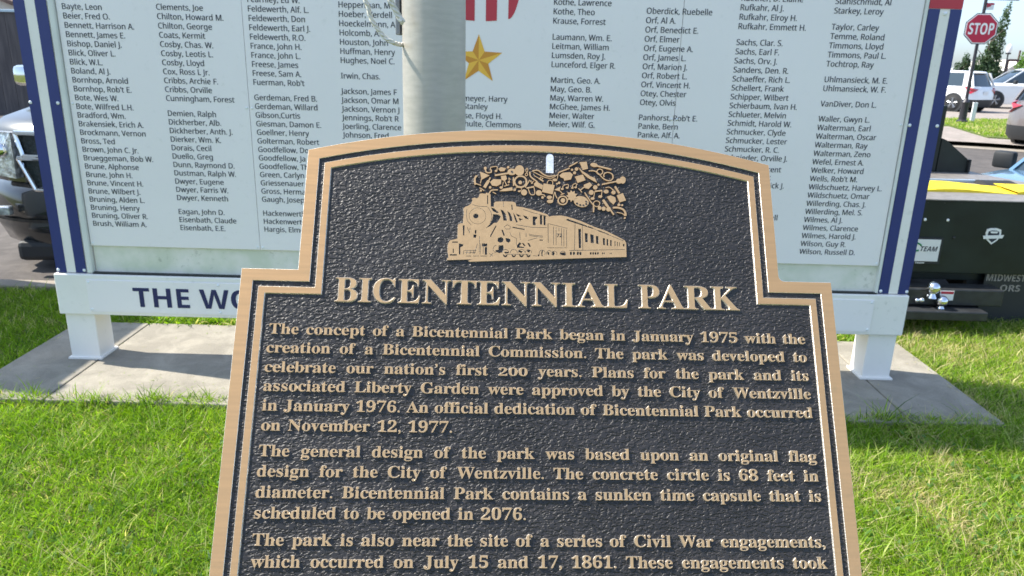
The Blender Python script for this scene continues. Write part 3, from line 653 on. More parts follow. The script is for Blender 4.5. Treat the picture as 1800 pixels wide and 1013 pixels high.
SMOKE=[('martini_glass',[('P',[(-671,1131),(-569,1091),(-653,1040)]),
('S',[(-653,1056),(-665,998)],0.85),
('S',[(-720,996),(-657,974)],0.94)]),
('film_strip',[('S',[(-705,1086),(-724,1054),(-725,1022),(-717,981)],1.88)]),
('music_note',[('S',[(-616,1173),(-606,1131),(-581,1122),(-554,1128),(-551,1154)],1.23),
('P',[(-601,1174),(-602,1166),(-606,1160),(-613,1157),(-620,1157),(-626,1160),(-630,1165),(-632,1173),(-631,1180),(-626,1186),(-620,1190),(-613,1190),(-607,1187),(-602,1181)])]),
('music_note',[('S',[(-554,1154),(-558,1184),(-494,1196),(-492,1151)],0.85),
('P',[(-487,1146),(-488,1141),(-492,1137),(-498,1134),(-505,1134),(-510,1136),(-515,1140),(-516,1145),(-515,1150),(-511,1154),(-505,1157),(-498,1157),(-492,1155),(-488,1151)])]),
('bird',[('P',[(-479,1170),(-445,1190),(-396,1178),(-413,1147),(-454,1142)]),
('P',[(-359,1193),(-360,1187),(-364,1182),(-369,1179),(-374,1179),(-380,1181),(-383,1186),(-384,1192),(-383,1198),(-380,1203),(-375,1206),(-369,1206),(-364,1204),(-360,1199)])]),
('guitar',[('P',[(-200,1160),(-205,1134),(-219,1112),(-239,1099),(-262,1099),(-282,1110),(-296,1130),(-302,1157),(-297,1184),(-283,1206),(-262,1218),(-240,1219),(-219,1208),(-205,1187)]),
('P',[(-285,1143),(-289,1126),(-302,1112),(-321,1104),(-342,1104),(-361,1110),(-374,1123),(-379,1139),(-375,1156),(-362,1170),(-343,1178),(-322,1178),(-303,1172),(-290,1159)]),
('S',[(-356,1127),(-513,1095)],1.79)]),
('treble_clef',[('S',[(-190,1116),(-162,1155),(-168,1191),(-182,1157),(-162,1117),(-180,1098),(-190,1114)],0.75)]),
('saxophone',[('S',[(-141,1148),(-131,1095),(-86,1055),(-57,1035)],1.41),
('P',[(-96,1012),(-70,1039),(3,997),(-8,950),(-91,989)])]),
('ribbon_scroll',[('S',[(-111,1159),(-52,1167),(7,1123),(66,1102),(135,1115)],1.23),
('S',[(-106,1152),(17,1092),(96,1084),(157,1124)],0.75)]),
('clarinet_keys',[('S',[(-96,1107),(-37,1072)],0.75),
('S',[(-42,1077),(7,1042)],1.51),
('P',[(5,1077),(4,1073),(2,1070),(-1,1068),(-5,1068),(-8,1070),(-10,1073),(-11,1076),(-10,1080),(-8,1083),(-5,1085),(-1,1085),(2,1083),(4,1080)]),
('P',[(-14,1087),(-14,1083),(-16,1081),(-19,1079),(-22,1079),(-25,1080),(-27,1083),(-27,1086),(-27,1089),(-25,1092),(-22,1094),(-19,1094),(-16,1092),(-14,1090)])]),
('flute',[('S',[(375,1278),(285,1223)],1.23),
('S',[(289,1205),(175,1154)],1.23),
('S',[(169,1153),(155,1079)],0.75),
('P',[(156,1065),(153,1058),(146,1052),(136,1049),(124,1049),(114,1051),(107,1057),(104,1063),(107,1070),(114,1076),(124,1079),(136,1080),(146,1077),(153,1072)])]),
('piggy_bank',[('P',[(178,1117),(214,1150),(294,1158),(323,1132),(303,1076),(231,1058),(224,1084),(194,1094)])]),
('round_bead',[('P',[(328,1188),(327,1182),(323,1177),(318,1175),(313,1175),(308,1177),(305,1181),(304,1187),(305,1192),(309,1197),(313,1200),(319,1200),(323,1197),(327,1193)])]),
('round_bead',[('P',[(383,1198),(381,1189),(375,1182),(368,1178),(359,1178),(352,1181),(347,1188),(345,1197),(347,1206),(352,1213),(360,1217),(368,1217),(376,1214),(381,1207)])]),
('round_bead',[('P',[(359,1155),(357,1147),(353,1141),(346,1138),(339,1137),(333,1140),(329,1146),(327,1154),(329,1161),(333,1167),(340,1171),(347,1171),(353,1168),(358,1162)])]),
('paper_cup',[('P',[(398,1279),(476,1287),(489,1206),(435,1190)])]),
('spoon',[('P',[(594,1245),(588,1235),(576,1229),(559,1228),(542,1231),(527,1239),(518,1249),(517,1260),(523,1269),(535,1275),(552,1277),(569,1273),(584,1266),(593,1256)]),
('S',[(583,1243),(744,1206)],1.7)]),
('scroll_flourish',[('S',[(497,1181),(562,1181),(611,1142),(659,1093),(719,1074),(757,1105),(749,1152),(701,1171),(661,1149),(662,1114)],1.13),
('O',[(649,1175),(647,1166),(642,1157),(635,1150),(626,1145),(616,1143),(606,1144),(597,1148),(590,1155),(586,1164),(585,1173),(587,1183),(591,1192),(598,1199),(607,1204),(617,1206),(627,1205),(636,1200),(643,1194),(647,1185)],1.04)]),
('wine_bottle',[('P',[(379,1225),(425,1178),(482,1143),(513,1118),(560,1103),(585,1045),(530,1074),(479,1104),(424,1155)])]),
('cassette',[('P',[(348,1110),(432,1136),(461,1073),(376,1039)])]),
('violin',[('S',[(638,1030),(798,1071)],1.41),
('P',[(857,1074),(853,1061),(843,1051),(830,1045),(815,1044),(801,1049),(792,1059),(789,1072),(793,1085),(803,1096),(816,1102),(831,1102),(845,1097),(854,1087)]),
('P',[(895,1088),(891,1070),(882,1055),(869,1046),(855,1046),(842,1053),(834,1068),(831,1086),(835,1105),(844,1120),(857,1128),(872,1129),(884,1121),(893,1107)])]),
('round_bead',[('P',[(587,993),(584,982),(577,973),(568,968),(557,968),(548,972),(541,981),(539,992),(542,1003),(549,1012),(558,1017),(569,1017),(578,1013),(585,1004)])]),
('round_bead',[('P',[(610,1026),(609,1020),(606,1016),(601,1013),(595,1013),(591,1015),(588,1019),(587,1025),(588,1030),(591,1035),(596,1038),(601,1038),(606,1036),(609,1031)])]),
('wine_glass',[('P',[(440,1018),(505,1049),(531,1018),(491,973),(449,982)]),
('S',[(445,993),(402,956)],1.04),
('S',[(382,976),(419,931)],0.85)]),
('beer_bottle',[('S',[(-561,1068),(-578,1029)],1.41),
('S',[(-578,1031),(-622,951)],3.02)]),
('cooking_pot',[('P',[(-562,1015),(-531,1050),(-442,1049),(-447,998),(-491,972),(-540,976)])]),
('wine_glass',[('P',[(-450,1088),(-395,1099),(-383,1060),(-408,1031),(-438,1046)]),
('S',[(-410,1038),(-386,987)],0.85),
('S',[(-412,973),(-359,993)],0.85)]),
('music_note',[('S',[(-422,1024),(-431,961)],0.66),
('P',[(-427,957),(-429,951),(-433,946),(-440,943),(-448,943),(-455,946),(-460,950),(-462,956),(-460,962),(-455,967),(-448,970),(-441,970),(-434,967),(-429,963)])]),
('fork',[('S',[(-315,1080),(-311,982)],1.23)]),
('dinner_plate',[('O',[(-174,1034),(-177,1014),(-186,996),(-200,981),(-218,972),(-238,968),(-258,970),(-276,979),(-290,992),(-299,1010),(-303,1029),(-300,1049),(-291,1067),(-276,1082),(-259,1092),(-239,1095),(-219,1093),(-200,1085),(-186,1071),(-177,1053)],1.7),
('P',[(-223,1023),(-224,1013),(-230,1006),(-238,1002),(-246,1001),(-254,1005),(-260,1012),(-262,1021),(-260,1030),(-254,1038),(-247,1042),(-238,1043),(-230,1039),(-224,1032)])]),
('drumstick',[('S',[(-140,1055),(-189,965)],0.94),
('P',[(-120,1040),(-121,1036),(-123,1032),(-127,1030),(-130,1030),(-134,1032),(-136,1035),(-137,1039),(-136,1043),(-134,1047),(-131,1049),(-127,1049),(-123,1047),(-121,1044)])]),
('music_note',[('P',[(-104,1020),(-105,1016),(-108,1013),(-113,1011),(-118,1011),(-123,1012),(-126,1016),(-128,1020),(-126,1024),(-123,1027),(-118,1029),(-113,1029),(-108,1028),(-105,1024)]),
('S',[(-121,1024),(-96,1044)],0.57)]),
('carving_knife',[('P',[(-463,914),(-423,944),(-326,965),(-320,929),(-393,918)])]),
('music_note',[('S',[(-291,935),(-281,964),(-226,956),(-240,924)],0.66),
('P',[(-286,934),(-288,929),(-292,925),(-298,923),(-304,923),(-310,925),(-314,928),(-316,933),(-314,937),(-310,941),(-304,943),(-298,943),(-292,942),(-288,938)]),
('P',[(-238,922),(-239,917),(-243,913),(-249,911),(-255,911),(-261,913),(-265,916),(-267,921),(-265,925),(-261,929),(-256,931),(-249,932),(-243,930),(-239,926)])]),
('globe',[('P',[(-168,910),(-171,895),(-180,883),(-193,876),(-208,876),(-220,882),(-229,894),(-233,908),(-230,923),(-221,936),(-208,943),(-193,943),(-181,937),(-172,925)])]),
('drink_glass',[('S',[(-160,968),(-130,891),(-86,898),(-96,976)],0.85),
('S',[(-174,959),(-93,979)],1.51)]),
('whistle',[('P',[(-11,911),(-14,897),(-23,886),(-35,879),(-49,879),(-62,884),(-71,895),(-74,908),(-71,922),(-62,933),(-49,940),(-35,940),(-23,935),(-14,924)]),
('S',[(-23,891),(11,888),(23,868)],1.04)]),
('round_bead',[('P',[(10,859),(9,853),(5,848),(0,845),(-6,844),(-12,847),(-16,852),(-17,858),(-16,865),(-12,870),(-6,873),(0,873),(5,870),(9,865)])]),
('shopping_bag',[('P',[(9,1018),(127,1003),(104,898),(-9,921)]),
('S',[(44,1009),(56,1049),(81,1060),(105,1045),(105,998)],0.75)]),
('round_bead',[('P',[(188,1032),(186,1026),(182,1021),(177,1018),(171,1018),(165,1020),(162,1025),(160,1032),(162,1038),(165,1043),(171,1046),(177,1046),(183,1044),(186,1039)])]),
('round_bead',[('P',[(162,1021),(161,1016),(158,1013),(154,1011),(150,1010),(146,1012),(143,1016),(142,1020),(143,1025),(146,1029),(150,1031),(155,1031),(158,1029),(161,1026)])]),
('martini_glass',[('P',[(122,950),(190,990),(178,936)]),
('S',[(175,946),(212,907)],0.75),
('S',[(192,896),(230,912)],0.85)]),
('music_note',[('S',[(215,965),(219,998),(270,1019),(272,981)],0.75),
('P',[(224,963),(222,958),(218,954),(211,952),(204,951),(198,953),(194,957),(192,962),(194,967),(198,971),(204,974),(211,974),(218,972),(222,968)]),
('P',[(276,979),(274,974),(270,969),(263,967),(256,967),(250,969),(246,973),(244,978),(246,983),(250,987),(257,989),(264,990),(270,988),(274,984)])]),
('music_note',[('S',[(323,982),(322,1013),(356,1030),(359,988)],0.75),
('P',[(330,978),(329,974),(325,970),(319,968),(313,968),(307,969),(304,973),(302,977),(304,982),(308,986),(313,988),(319,988),(325,986),(329,983)]),
('P',[(365,986),(363,981),(359,977),(354,975),(348,975),(342,977),(338,980),(337,985),(338,990),(342,993),(348,996),(354,996),(359,994),(363,990)])]),
('music_note',[('S',[(104,821),(126,925),(138,884),(153,855)],0.94),
('P',[(110,819),(106,810),(97,802),(84,798),(69,797),(56,801),(47,808),(43,817),(47,826),(56,833),(69,838),(84,838),(97,835),(106,828)])]),
('round_bead',[('P',[(97,864),(94,855),(87,848),(76,844),(64,844),(53,847),(45,854),(43,862),(45,871),(53,878),(64,882),(76,883),(87,879),(95,873)])]),
('saucer',[('O',[(260,834),(258,819),(251,806),(240,795),(226,788),(211,785),(196,787),(182,793),(172,803),(165,816),(163,831),(165,846),(172,859),(183,870),(197,877),(212,880),(227,878),(241,872),(251,862),(258,849)],1.32),
('P',[(238,833),(235,822),(228,813),(219,807),(208,807),(198,812),(191,821),(189,832),(191,843),(198,852),(208,858),(219,858),(229,853),(236,844)])]),
('sunflower',[('P',[(349,886),(367,863),(340,856),(340,826),(316,840),(299,817),(290,844),(263,839),(273,868),(249,883),(273,899),(264,927),(291,924),(300,952),(317,930),(341,945),(341,915),(368,910)])]),
('paint_palette',[('P',[(489,805),(474,781),(446,765),(411,762),(376,771),(347,790),(331,817),(330,845),(345,870),(372,885),(407,889),(443,880),(471,860),(488,834)])]),
('music_note',[('S',[(559,948),(636,959)],1.51),
('S',[(559,948),(541,866)],0.75),
('S',[(636,959),(627,890)],0.75),
('P',[(553,864),(551,858),(545,853),(536,850),(527,849),(518,852),(512,857),(510,863),(512,869),(519,875),(527,878),(537,878),(546,876),(551,871)]),
('P',[(637,890),(635,884),(628,878),(620,875),(610,875),(601,877),(595,882),(593,889),(596,895),(602,900),(611,904),(620,904),(629,901),(635,896)])]),
('round_bead',[('P',[(546,934),(543,922),(536,912),(525,906),(513,906),(502,911),(495,920),(493,932),(496,945),(503,955),(514,961),(526,961),(536,956),(544,946)])]),
('round_bead',[('P',[(706,950),(704,940),(696,932),(686,928),(674,927),(664,931),(657,939),(655,948),(658,958),(665,966),(676,971),(687,971),(697,967),(704,960)])]),
('cherries',[('S',[(675,993),(717,1000),(757,968)],0.85),
('P',[(781,942),(779,932),(773,924),(764,919),(754,919),(746,923),(740,931),(738,941),(740,951),(747,959),(755,964),(765,964),(774,960),(780,952)])]),
('champagne_bottle',[('S',[(777,1012),(822,933)],1.88),
('P',[(793,908),(859,937),(892,854),(825,831)])]),
('oven_mitt',[('P',[(687,890),(724,906),(775,886),(784,843),(753,802),(717,838)])]),
('paint_brush',[('S',[(644,854),(691,782)],2.45),
('S',[(687,793),(756,688)],1.51)]),
('ladle',[('S',[(448,931),(506,834),(542,781),(539,710)],1.04)]),
('tambourine',[('O',[(607,808),(605,798),(601,788),(593,781),(584,776),(573,774),(563,775),(554,780),(546,787),(542,796),(540,806),(542,816),(547,825),(555,832),(564,837),(575,839),(585,838),(594,834),(601,827),(606,818)],0.85)]),
('round_bead',[('P',[(625,760),(623,750),(617,742),(608,738),(599,738),(591,741),(586,749),(584,758),(586,768),(592,776),(600,780),(609,780),(618,776),(623,769)])]),
('round_bead',[('P',[(671,754),(668,743),(662,735),(653,730),(643,730),(634,734),(628,742),(626,752),(628,763),(635,771),(644,776),(654,776),(663,772),(669,764)])]),
('round_bead',[('P',[(726,750),(723,739),(716,729),(705,723),(694,723),(684,728),(677,737),(675,749),(678,760),(685,770),(695,776),(707,776),(717,771),(724,762)])]),
('ribbon_scroll',[('S',[(750,767),(799,770),(856,751),(881,711),(881,678)],1.88),
('S',[(788,716),(847,704),(875,677)],0.85),
('P',[(882,655),(881,650),(878,647),(874,645),(870,644),(866,646),(864,650),(863,654),(864,659),(867,662),(871,665),(875,665),(879,663),(882,659)])]),
('round_bead',[('P',[(828,802),(826,796),(822,790),(816,787),(809,787),(803,789),(799,795),(798,801),(800,808),(804,814),(810,817),(817,817),(823,814),(827,809)])]),
('round_bead',[('P',[(860,800),(859,795),(856,791),(852,789),(847,789),(842,791),(840,795),(839,800),(840,805),(843,809),(847,811),(852,811),(857,809),(859,805)])]),
('ribbon_scroll',[('S',[(-604,889),(-575,881),(-547,922),(-479,930)],1.23),
('S',[(-534,904),(-498,884)],0.85)]),
('music_note',[('S',[(-675,946),(-651,936),(-626,916)],0.85),
('P',[(-646,915),(-647,910),(-650,906),(-655,903),(-660,903),(-664,905),(-668,909),(-669,915),(-668,920),(-665,925),(-660,927),(-655,927),(-650,925),(-647,921)])]),
('round_bead',[('P',[(-547,955),(-549,949),(-552,944),(-558,941),(-564,940),(-569,943),(-573,948),(-575,954),(-573,961),(-570,966),(-564,969),(-558,969),(-553,966),(-549,961)])]),
('music_note',[('P',[(-351,1022),(-352,1018),(-355,1014),(-360,1012),(-366,1012),(-371,1014),(-375,1017),(-376,1022),(-375,1026),(-371,1030),(-366,1032),(-361,1032),(-355,1030),(-352,1027)]),
('S',[(-355,1026),(-364,1071),(-346,1051)],0.66)])]
PALETTE_DOTS=[(363,803),(397,787),(431,784),(461,799),(461,827)]
ENGRAVED=[[(111,534),(110,335)],[(138,528),(137,331)],[(168,525),(168,486)],[(196,520),(194,330)],[(220,513),(218,326)],[(247,505),(248,314)],[(59,566),(257,520)],[(-421,797),(-418,741)],[(-663,405),(-664,236)],[(-682,326),(-713,213)],[(-648,327),(-655,208)],[(-621,321),(-623,212)],[(-813,245),(-694,252)],[(-806,225),(-700,230)],[(-820,248),(-826,206)],[(-787,246),(-796,207)],[(-753,247),(-759,208)],[(-720,248),(-727,209)],[(-790,500),(-778,458)],[(-763,494),(-770,437)],[(-347,456),(-331,417),(-279,394),(-276,317)],[(-245,459),(-239,381)],[(-178,454),(-177,412)],[(-158,374),(-63,405)],[(-151,445),(-90,433),(-2,427)],[(-145,431),(-77,419),(-2,415)],[(-486,230),(-498,234),(-508,241),(-516,252),(-520,264),(-520,277),(-516,289),(-509,300),(-499,308),(-487,313)],[(-429,231),(-427,244),(-420,255),(-411,264),(-399,269),(-386,269),(-375,265),(-365,257),(-359,246),(-356,233)],[(-341,233),(-339,246),(-333,258),(-324,267),(-312,271),(-299,272),(-287,268),(-278,259),(-271,248),(-269,235)],[(-261,236),(-259,249),(-253,260),(-243,269),(-231,274),(-219,274),(-207,270),(-197,262),(-191,250),(-188,238)],[(-186,238),(-184,250),(-178,260),(-169,268),(-158,273),(-146,273),(-135,269),(-126,262),(-121,251),(-119,239)],[(-560,224),(-519,191)],[(-519,226),(-552,186)],[(-392,218),(-152,224)],[(-38,222),(-42,237),(-39,252),(-30,265),(-17,272),(-2,273),(11,266),(20,254),(23,239),(18,224)],[(39,223),(35,236),(37,250),(46,262),(58,269),(72,269),(84,263),(92,252),(94,238),(90,224)],[(95,223),(92,235),(94,248),(101,259),(113,265),(125,265),(136,260),(144,249),(146,237),(142,224)],[(181,221),(177,235),(179,249),(188,260),(200,267),(214,267),(226,261),(234,250),(236,236),(232,222)],[(-104,209),(-57,207)],[(275,276),(861,303)],[(415,565),(417,287)],[(483,545),(850,398)],[(-375,541),(-340,521),(-348,496),(-386,492),(-408,519),(-375,541)],[(-800,700),(-807,643),(-794,571),(-753,530)],[(-581,729),(-546,672),(-536,622),(-551,564)],[(-744,753),(-676,738),(-588,736)],[(-213,719),(-118,686),(46,647)],[(-280,544),(-118,520),(39,522)],[(340,603),(329,284)]]

# ------------------------------------------------------------------ bronze plaque
Q = Matrix(((0.99834977, -0.01714568, 0.05480657), (0.05556602, 0.52934964, -0.84658217), (-0.01449662, 0.84823050, 0.52942881)))
PLW = Matrix.Translation((0.031708, 0.732735, 1.389020)) @ Q.to_4x4()
PQ = bpy.data.objects.new('bronze_plaque', None); COL.objects.link(PQ); PQ.matrix_world = PLW; PQ.empty_display_size = .1
tag(PQ, 'large bronze plaque headed BICENTENNIAL PARK with a raised locomotive and smoke of small objects', 'plaque')
W1, W2, YT, YC, YB_ = .305, .249, .1319, .1640, -.62
def outline(d, n=26):
    sag = YC - YT; R = (W2 ** 2 + sag ** 2) / (2 * sag); cy = YC - R
    r = .006
    pts = [(-W1 + d, YB_ + d), (-W1 + d, -d), (-W2 + d, -d)]
    xe = W2 - d; Re = R - d
    for i in range(n + 1):
        x = -xe + 2 * xe * i / n
        pts.append((x, cy + math.sqrt(Re * Re - x * x)))
    rr = r + d * .15
    # right inner corner carries a small fillet on the outer edge only
    if d < .003:
        for k in range(5):
            a_ = math.pi + k * math.pi / 8
            pts.append((W2 - d + rr + rr * math.cos(a_), -d + rr + rr * math.sin(a_)))
    else:
        pts += [(W2 - d, -d + (4 - k) * .0004) for k in range(4)] + [(W2 - d, -d)]
    pts += [(W1 - d, -d), (W1 - d, YB_ + d)]
    return pts
def band(name, d0, d1, zb, zt, ch, m, msd, draft=0.0):
    prof = [(d0 - draft, zb), (d0, zt - ch), (d0 + ch, zt), (d1 - ch, zt), (d1, zt - ch), (d1 + draft, zb)]
    loops = [[(x, y, z) for x, y in outline(d)] for d, z in prof]
    n = len(loops[0]); mb = MB()
    v = [p for l in loops for p in l]
    for i in range(len(loops) - 1):
        f = [(i * n + k, i * n + (k + 1) % n, (i + 1) * n + (k + 1) % n, (i + 1) * n + k) for k in range(n)]
        mb.add(v if i == 0 else [], f if i == 0 else [], m if i == 2 else msd)
        if i: 
            kk = mb._m(m if i == 2 else msd)
            for q in f: mb.f.append(q); mb.mi.append(kk)
    k2 = mb._m(msd)
    for k in range(n): mb.f.append((k, (k + 1) % n, (len(loops) - 1) * n + (k + 1) % n, (len(loops) - 1) * n + k)); mb.mi.append(k2)
    return mb.build(name, m, PQ)
DEP = .0014                                     # relief height
band('outer_border', 0.0, .0125, -.019, 0.0, .0004, M['bronze'], M['bronze_side'])
band('inner_border', .0183, .0252, -DEP - .0002, 0.0, .0003, M['bronze'], M['bronze_side'], .0007)
MB().prism(outline(.0122), -.016, -DEP, M['pebble']).build('pebbled_field', M['pebble'], PQ)
_inv = PLW.inverted()
def to_pl(p): return tuple(_inv @ Vector(p))
mb = MB(); mb.tube([(.03, .99, -.05), (.03, .99, .70), (.03, .955, 1.02)], .045, M['pole_dark'], 20); mb.v = [to_pl(p) for p in mb.v]
mb.build('support_post', M['pole_dark'], PQ, smooth=True)
MB().box(-.10, .10, -.48, -.18, -.026, -.0192, M['pole_dark']).build('mounting_plate', M['pole_dark'], PQ)

cap = mesh_x(text_mesh('t', serif('T'), 1.0)); CAPH = cap[3] - cap[2]
TITLE = [('B', -210.5, -188.1), ('I', -187.0, -174.2), ('C', -172.5, -150.0), ('E', -147.2, -125.2), ('N', -122.9, -94.4), ('T', -92.4, -68.3), ('E', -67.2, -43.8), ('N', -42.1, -13.3), ('N', -11.1, 17.6), ('I', 20.0, 33.4), ('A', 34.4, 63.4), ('L', 63.9, 87.8), ('P', 99.2, 120.8), ('A', 118.5, 147.2), ('R', 147.2, 176.1), ('K', 175.5, 204.9)]
tsz = .0250 / CAPH
for ch, x0, x1 in TITLE:
    me = text_mesh('raised_letter', serif(ch), tsz, res=5)
    a = mesh_x(me); s = (x1 - x0) / 1000 / (a[1] - a[0])
    me.transform(Matrix.Translation((-a[0], 0, 0)))
    relief(me, DEP + .0001, .0009, M['letter'], M['bronze_side'], sx=s, inset=.00028)
    o = bpy.data.objects.new('raised_letter', me); o.location = (x0 / 1000, -.0325, .0001); link(o, PQ)
LINES = [(-66.6, -272, 271, 'The concept of a Bicentennial Park began in January 1975 with the'), (-85.3, -273, 271, 'creation of a Bicentennial Commission. The park was developed to'),
 (-104.4, -273, 271, "celebrate our nation\u2019s first 200 years. Plans for the park and its"), (-122.9, -272.5, 271.5, 'associated Liberty Garden were approved by the City of Wentzville'),
 (-141.8, -272, 271.5, 'in January 1976. An official dedication of Bicentennial Park occurred'), (-160.6, -271, -89, 'on November 12, 1977.'),
 (-184.6, -271, 271.5, 'The general design of the park was based upon an original flag'), (-203.3, -271, 271.5, 'design for the City of Wentzville. The concrete circle is 68 feet in'),
 (-222.4, -270.5, 272, 'diameter. Bicentennial Park contains a sunken time capsule that is'), (-241.0, -270, -17, 'scheduled to be opened in 2076.'),
 (-264.8, -269.5, 272, 'The park is also near the site of a series of Civil War engagements,'), (-283.8, -269, 272, 'which occurred on July 15 and 17, 1861. These engagements took'),
 (-303.0, -269, -150, 'place between')]
bsz = .0104 / CAPH
WC = {}
def word(w):
    if w not in WC:
        me = text_mesh('raised_word', serif(w), bsz, res=3); WC[w] = (me, mesh_x(me))
    return WC[w]
BSX = min(((x1 - x0) / 1000 - .0062 * (len(t.split(' ')) - 1)) / sum(word(w)[1][1] - word(w)[1][0] for w in t.split(' ')) for y, x0, x1, t in LINES[:5] + LINES[6:9] + LINES[10:12])
for w, (me, a) in WC.items(): relief(me, DEP + .0001, .00045, M['letter'], M['bronze_side'], sx=BSX, sy=.74 if w == '200' else 1.0, inset=.00008)
for w in LINES[5][3].split(' ') + LINES[9][3].split(' ') + LINES[12][3].split(' '):
    if w not in WC: me, a = word(w); relief(me, DEP + .0001, .00045, M['letter'], M['bronze_side'], sx=BSX, inset=.00008)
for y, x0, x1, t in LINES:
    ws_ = t.split(' '); ms = [word(w) for w in ws_]
    wd = [(b_[1] - b_[0]) * BSX for _, b_ in ms]
    gap = ((x1 - x0) / 1000 - sum(wd)) / (len(ws_) - 1)
    x = x0 / 1000
    for (me, b_), q in zip(ms, wd):
        o = bpy.data.objects.new('raised_word', me); o.location = (x - b_[0] * BSX, y / 1000, .0001); link(o, PQ)
        x += q + gap

# the raised locomotive: one outline with its openings cut through
from mathutils.geometry import tessellate_polygon
def cut_plate(name, outer, holes, islands, parent):
    bm = bmesh.new()
    def region(loops):
        P = [[Vector((x / 1e4, y / 1e4, 0)) for x, y in l] for l in loops]
        vs = [bm.verts.new(q) for l in P for q in l]
        for t_ in tessellate_polygon(P):
            try: bm.faces.new([vs[i] for i in t_])
            except ValueError: pass
    region([outer] + holes)
    for i in islands: region([i] if isinstance(i[0], tuple) else i)
    for f in bm.faces:
        if f.normal.z < 0: f.normal_flip()
    me = bpy.data.meshes.new(name); bm.to_mesh(me); bm.free()
    relief(me, DEP + .0001, .0003, M['letter'], M['bronze_side'])
    o = bpy.data.objects.new(name, me); o.location = (0, 0, .0001)
    return link(o, parent)
TR = cut_plate('raised_locomotive', TRAIN[0], [TRAIN[1]] + TRAIN[4:], [[TRAIN[2], TRAIN[3]]], PQ)
def engrave(lines, w):
    mb = MB()
    for l in lines:
        P = [(x / 1e4, y / 1e4) for x, y in l]; n = len(P); A = []; B = []
        for i in range(n):
            a_, b_ = P[max(i - 1, 0)], P[min(i + 1, n - 1)]; dx, dy = b_[0] - a_[0], b_[1] - a_[1]; q = math.hypot(dx, dy) or 1
            A.append((P[i][0] - dy / q * w, P[i][1] + dx / q * w, 0)); B.append((P[i][0] + dy / q * w, P[i][1] - dx / q * w, 0))
        mb.add(A + B, [(i, i + 1, n + i + 1, n + i) for i in range(n - 1)], M['pebble'])
    return mb
eo = engrave(ENGRAVED, .00020).build('engraved_lines', M['pebble'], TR, loc=(0, 0, .00006))
me = text_mesh('tender_number', sans('72', True), .0052); put(me, M['pebble'], TR, (.0142, .0421, .00008))
SM = bpy.data.objects.new('raised_smoke_cloud', None); link(SM, PQ)
zoff = 0
def prim(mb, p, k):
    zt = .00012 * 0 + k * .00003
    kind = p[0]; pts = [(x / 1e4, y / 1e4) for x, y in p[1]]
    if kind == 'P': mb.prism(pts, -DEP - .0001, zt, M['letter'])
    else:
        w = p[2] / 2000 * 1.05; n = len(pts); L_ = []; R_ = []
        ring_ = kind == 'O'
        P = pts
        if not ring_ and n > 2:   # smooth the stroke
            S_ = []
            for i in range(n - 1):
                p0, p1, p2, p3 = P[max(i - 1, 0)], P[i], P[i + 1], P[min(i + 2, n - 1)]
                sharp = p[2] < 5 and n == 4 and False
                for q in range(4):
                    t = q / 4
                    S_.append(tuple(.5 * ((2 * p1[j]) + (p2[j] - p0[j]) * t + (2 * p0[j] - 5 * p1[j] + 4 * p2[j] - p3[j]) * t * t + (3 * p1[j] - p0[j] - 3 * p2[j] + p3[j]) * t ** 3) for j in (0, 1)))
            S_.append(P[-1]); P = S_; n = len(P)
        for i in range(n):
            if ring_: a_, b_ = P[(i - 1) % n], P[(i + 1) % n]
            else: a_, b_ = P[max(i - 1, 0)], P[min(i + 1, n - 1)]
            dx, dy = b_[0] - a_[0], b_[1] - a_[1]; l = math.hypot(dx, dy) or 1
            nx, ny = -dy / l * w, dx / l * w
            L_.append((P[i][0] + nx, P[i][1] + ny)); R_.append((P[i][0] - nx, P[i][1] - ny))
        v = [(x, y, -DEP - .0001) for x, y in L_ + R_] + [(x, y, zt) for x, y in L_ + R_]; f = []; N2 = 2 * n
        for i in range(n if ring_ else n - 1):
            j = (i + 1) % n
            f += [(N2 + i, N2 + j, N2 + n + j, N2 + n + i), (i, j, N2 + j, N2 + i), (n + i, N2 + n + i, N2 + n + j, n + j)]
        if not ring_: f += [(0, N2, N2 + n, n), (n - 1, 2 * n - 1, N2 + 2 * n - 1, N2 + n - 1)]
        mb.add(v, f, M['letter'])
kk = 0
for nm, prims in SMOKE:
    mb = MB()
    for p in prims: kk += 1; prim(mb, p, kk % 6)
    o = mb.build(nm, M['letter'], SM)
    if nm == 'paint_palette':
        d = MB()
        for x, y in PALETTE_DOTS: d.prism([(x / 1e4 + .0011 * math.cos(a_), y / 1e4 + .0010 * math.sin(a_)) for a_ in [j * math.pi / 4 for j in range(8)]], 0, .0003, M['pebble'])
        for v_ in d.v: pass
        d.build('palette_well', M['pebble'], SM)
MB().prism([(-.0332 + .0012 * math.cos(j * math.pi / 5), .1141 + .0012 * math.sin(j * math.pi / 5)) for j in range(10)], 0, .0003, M['pebble']).build('sound_hole', M['pebble'], SM)
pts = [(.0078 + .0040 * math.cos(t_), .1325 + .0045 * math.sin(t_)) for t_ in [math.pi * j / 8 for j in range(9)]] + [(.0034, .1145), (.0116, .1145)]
MB().prism(pts, -DEP - .0001, -DEP + .0004, M['silver_scuff']).build('bare_metal_streak', M['silver_scuff'], PQ)  # pale silver streak, slightly raised from the plaque field

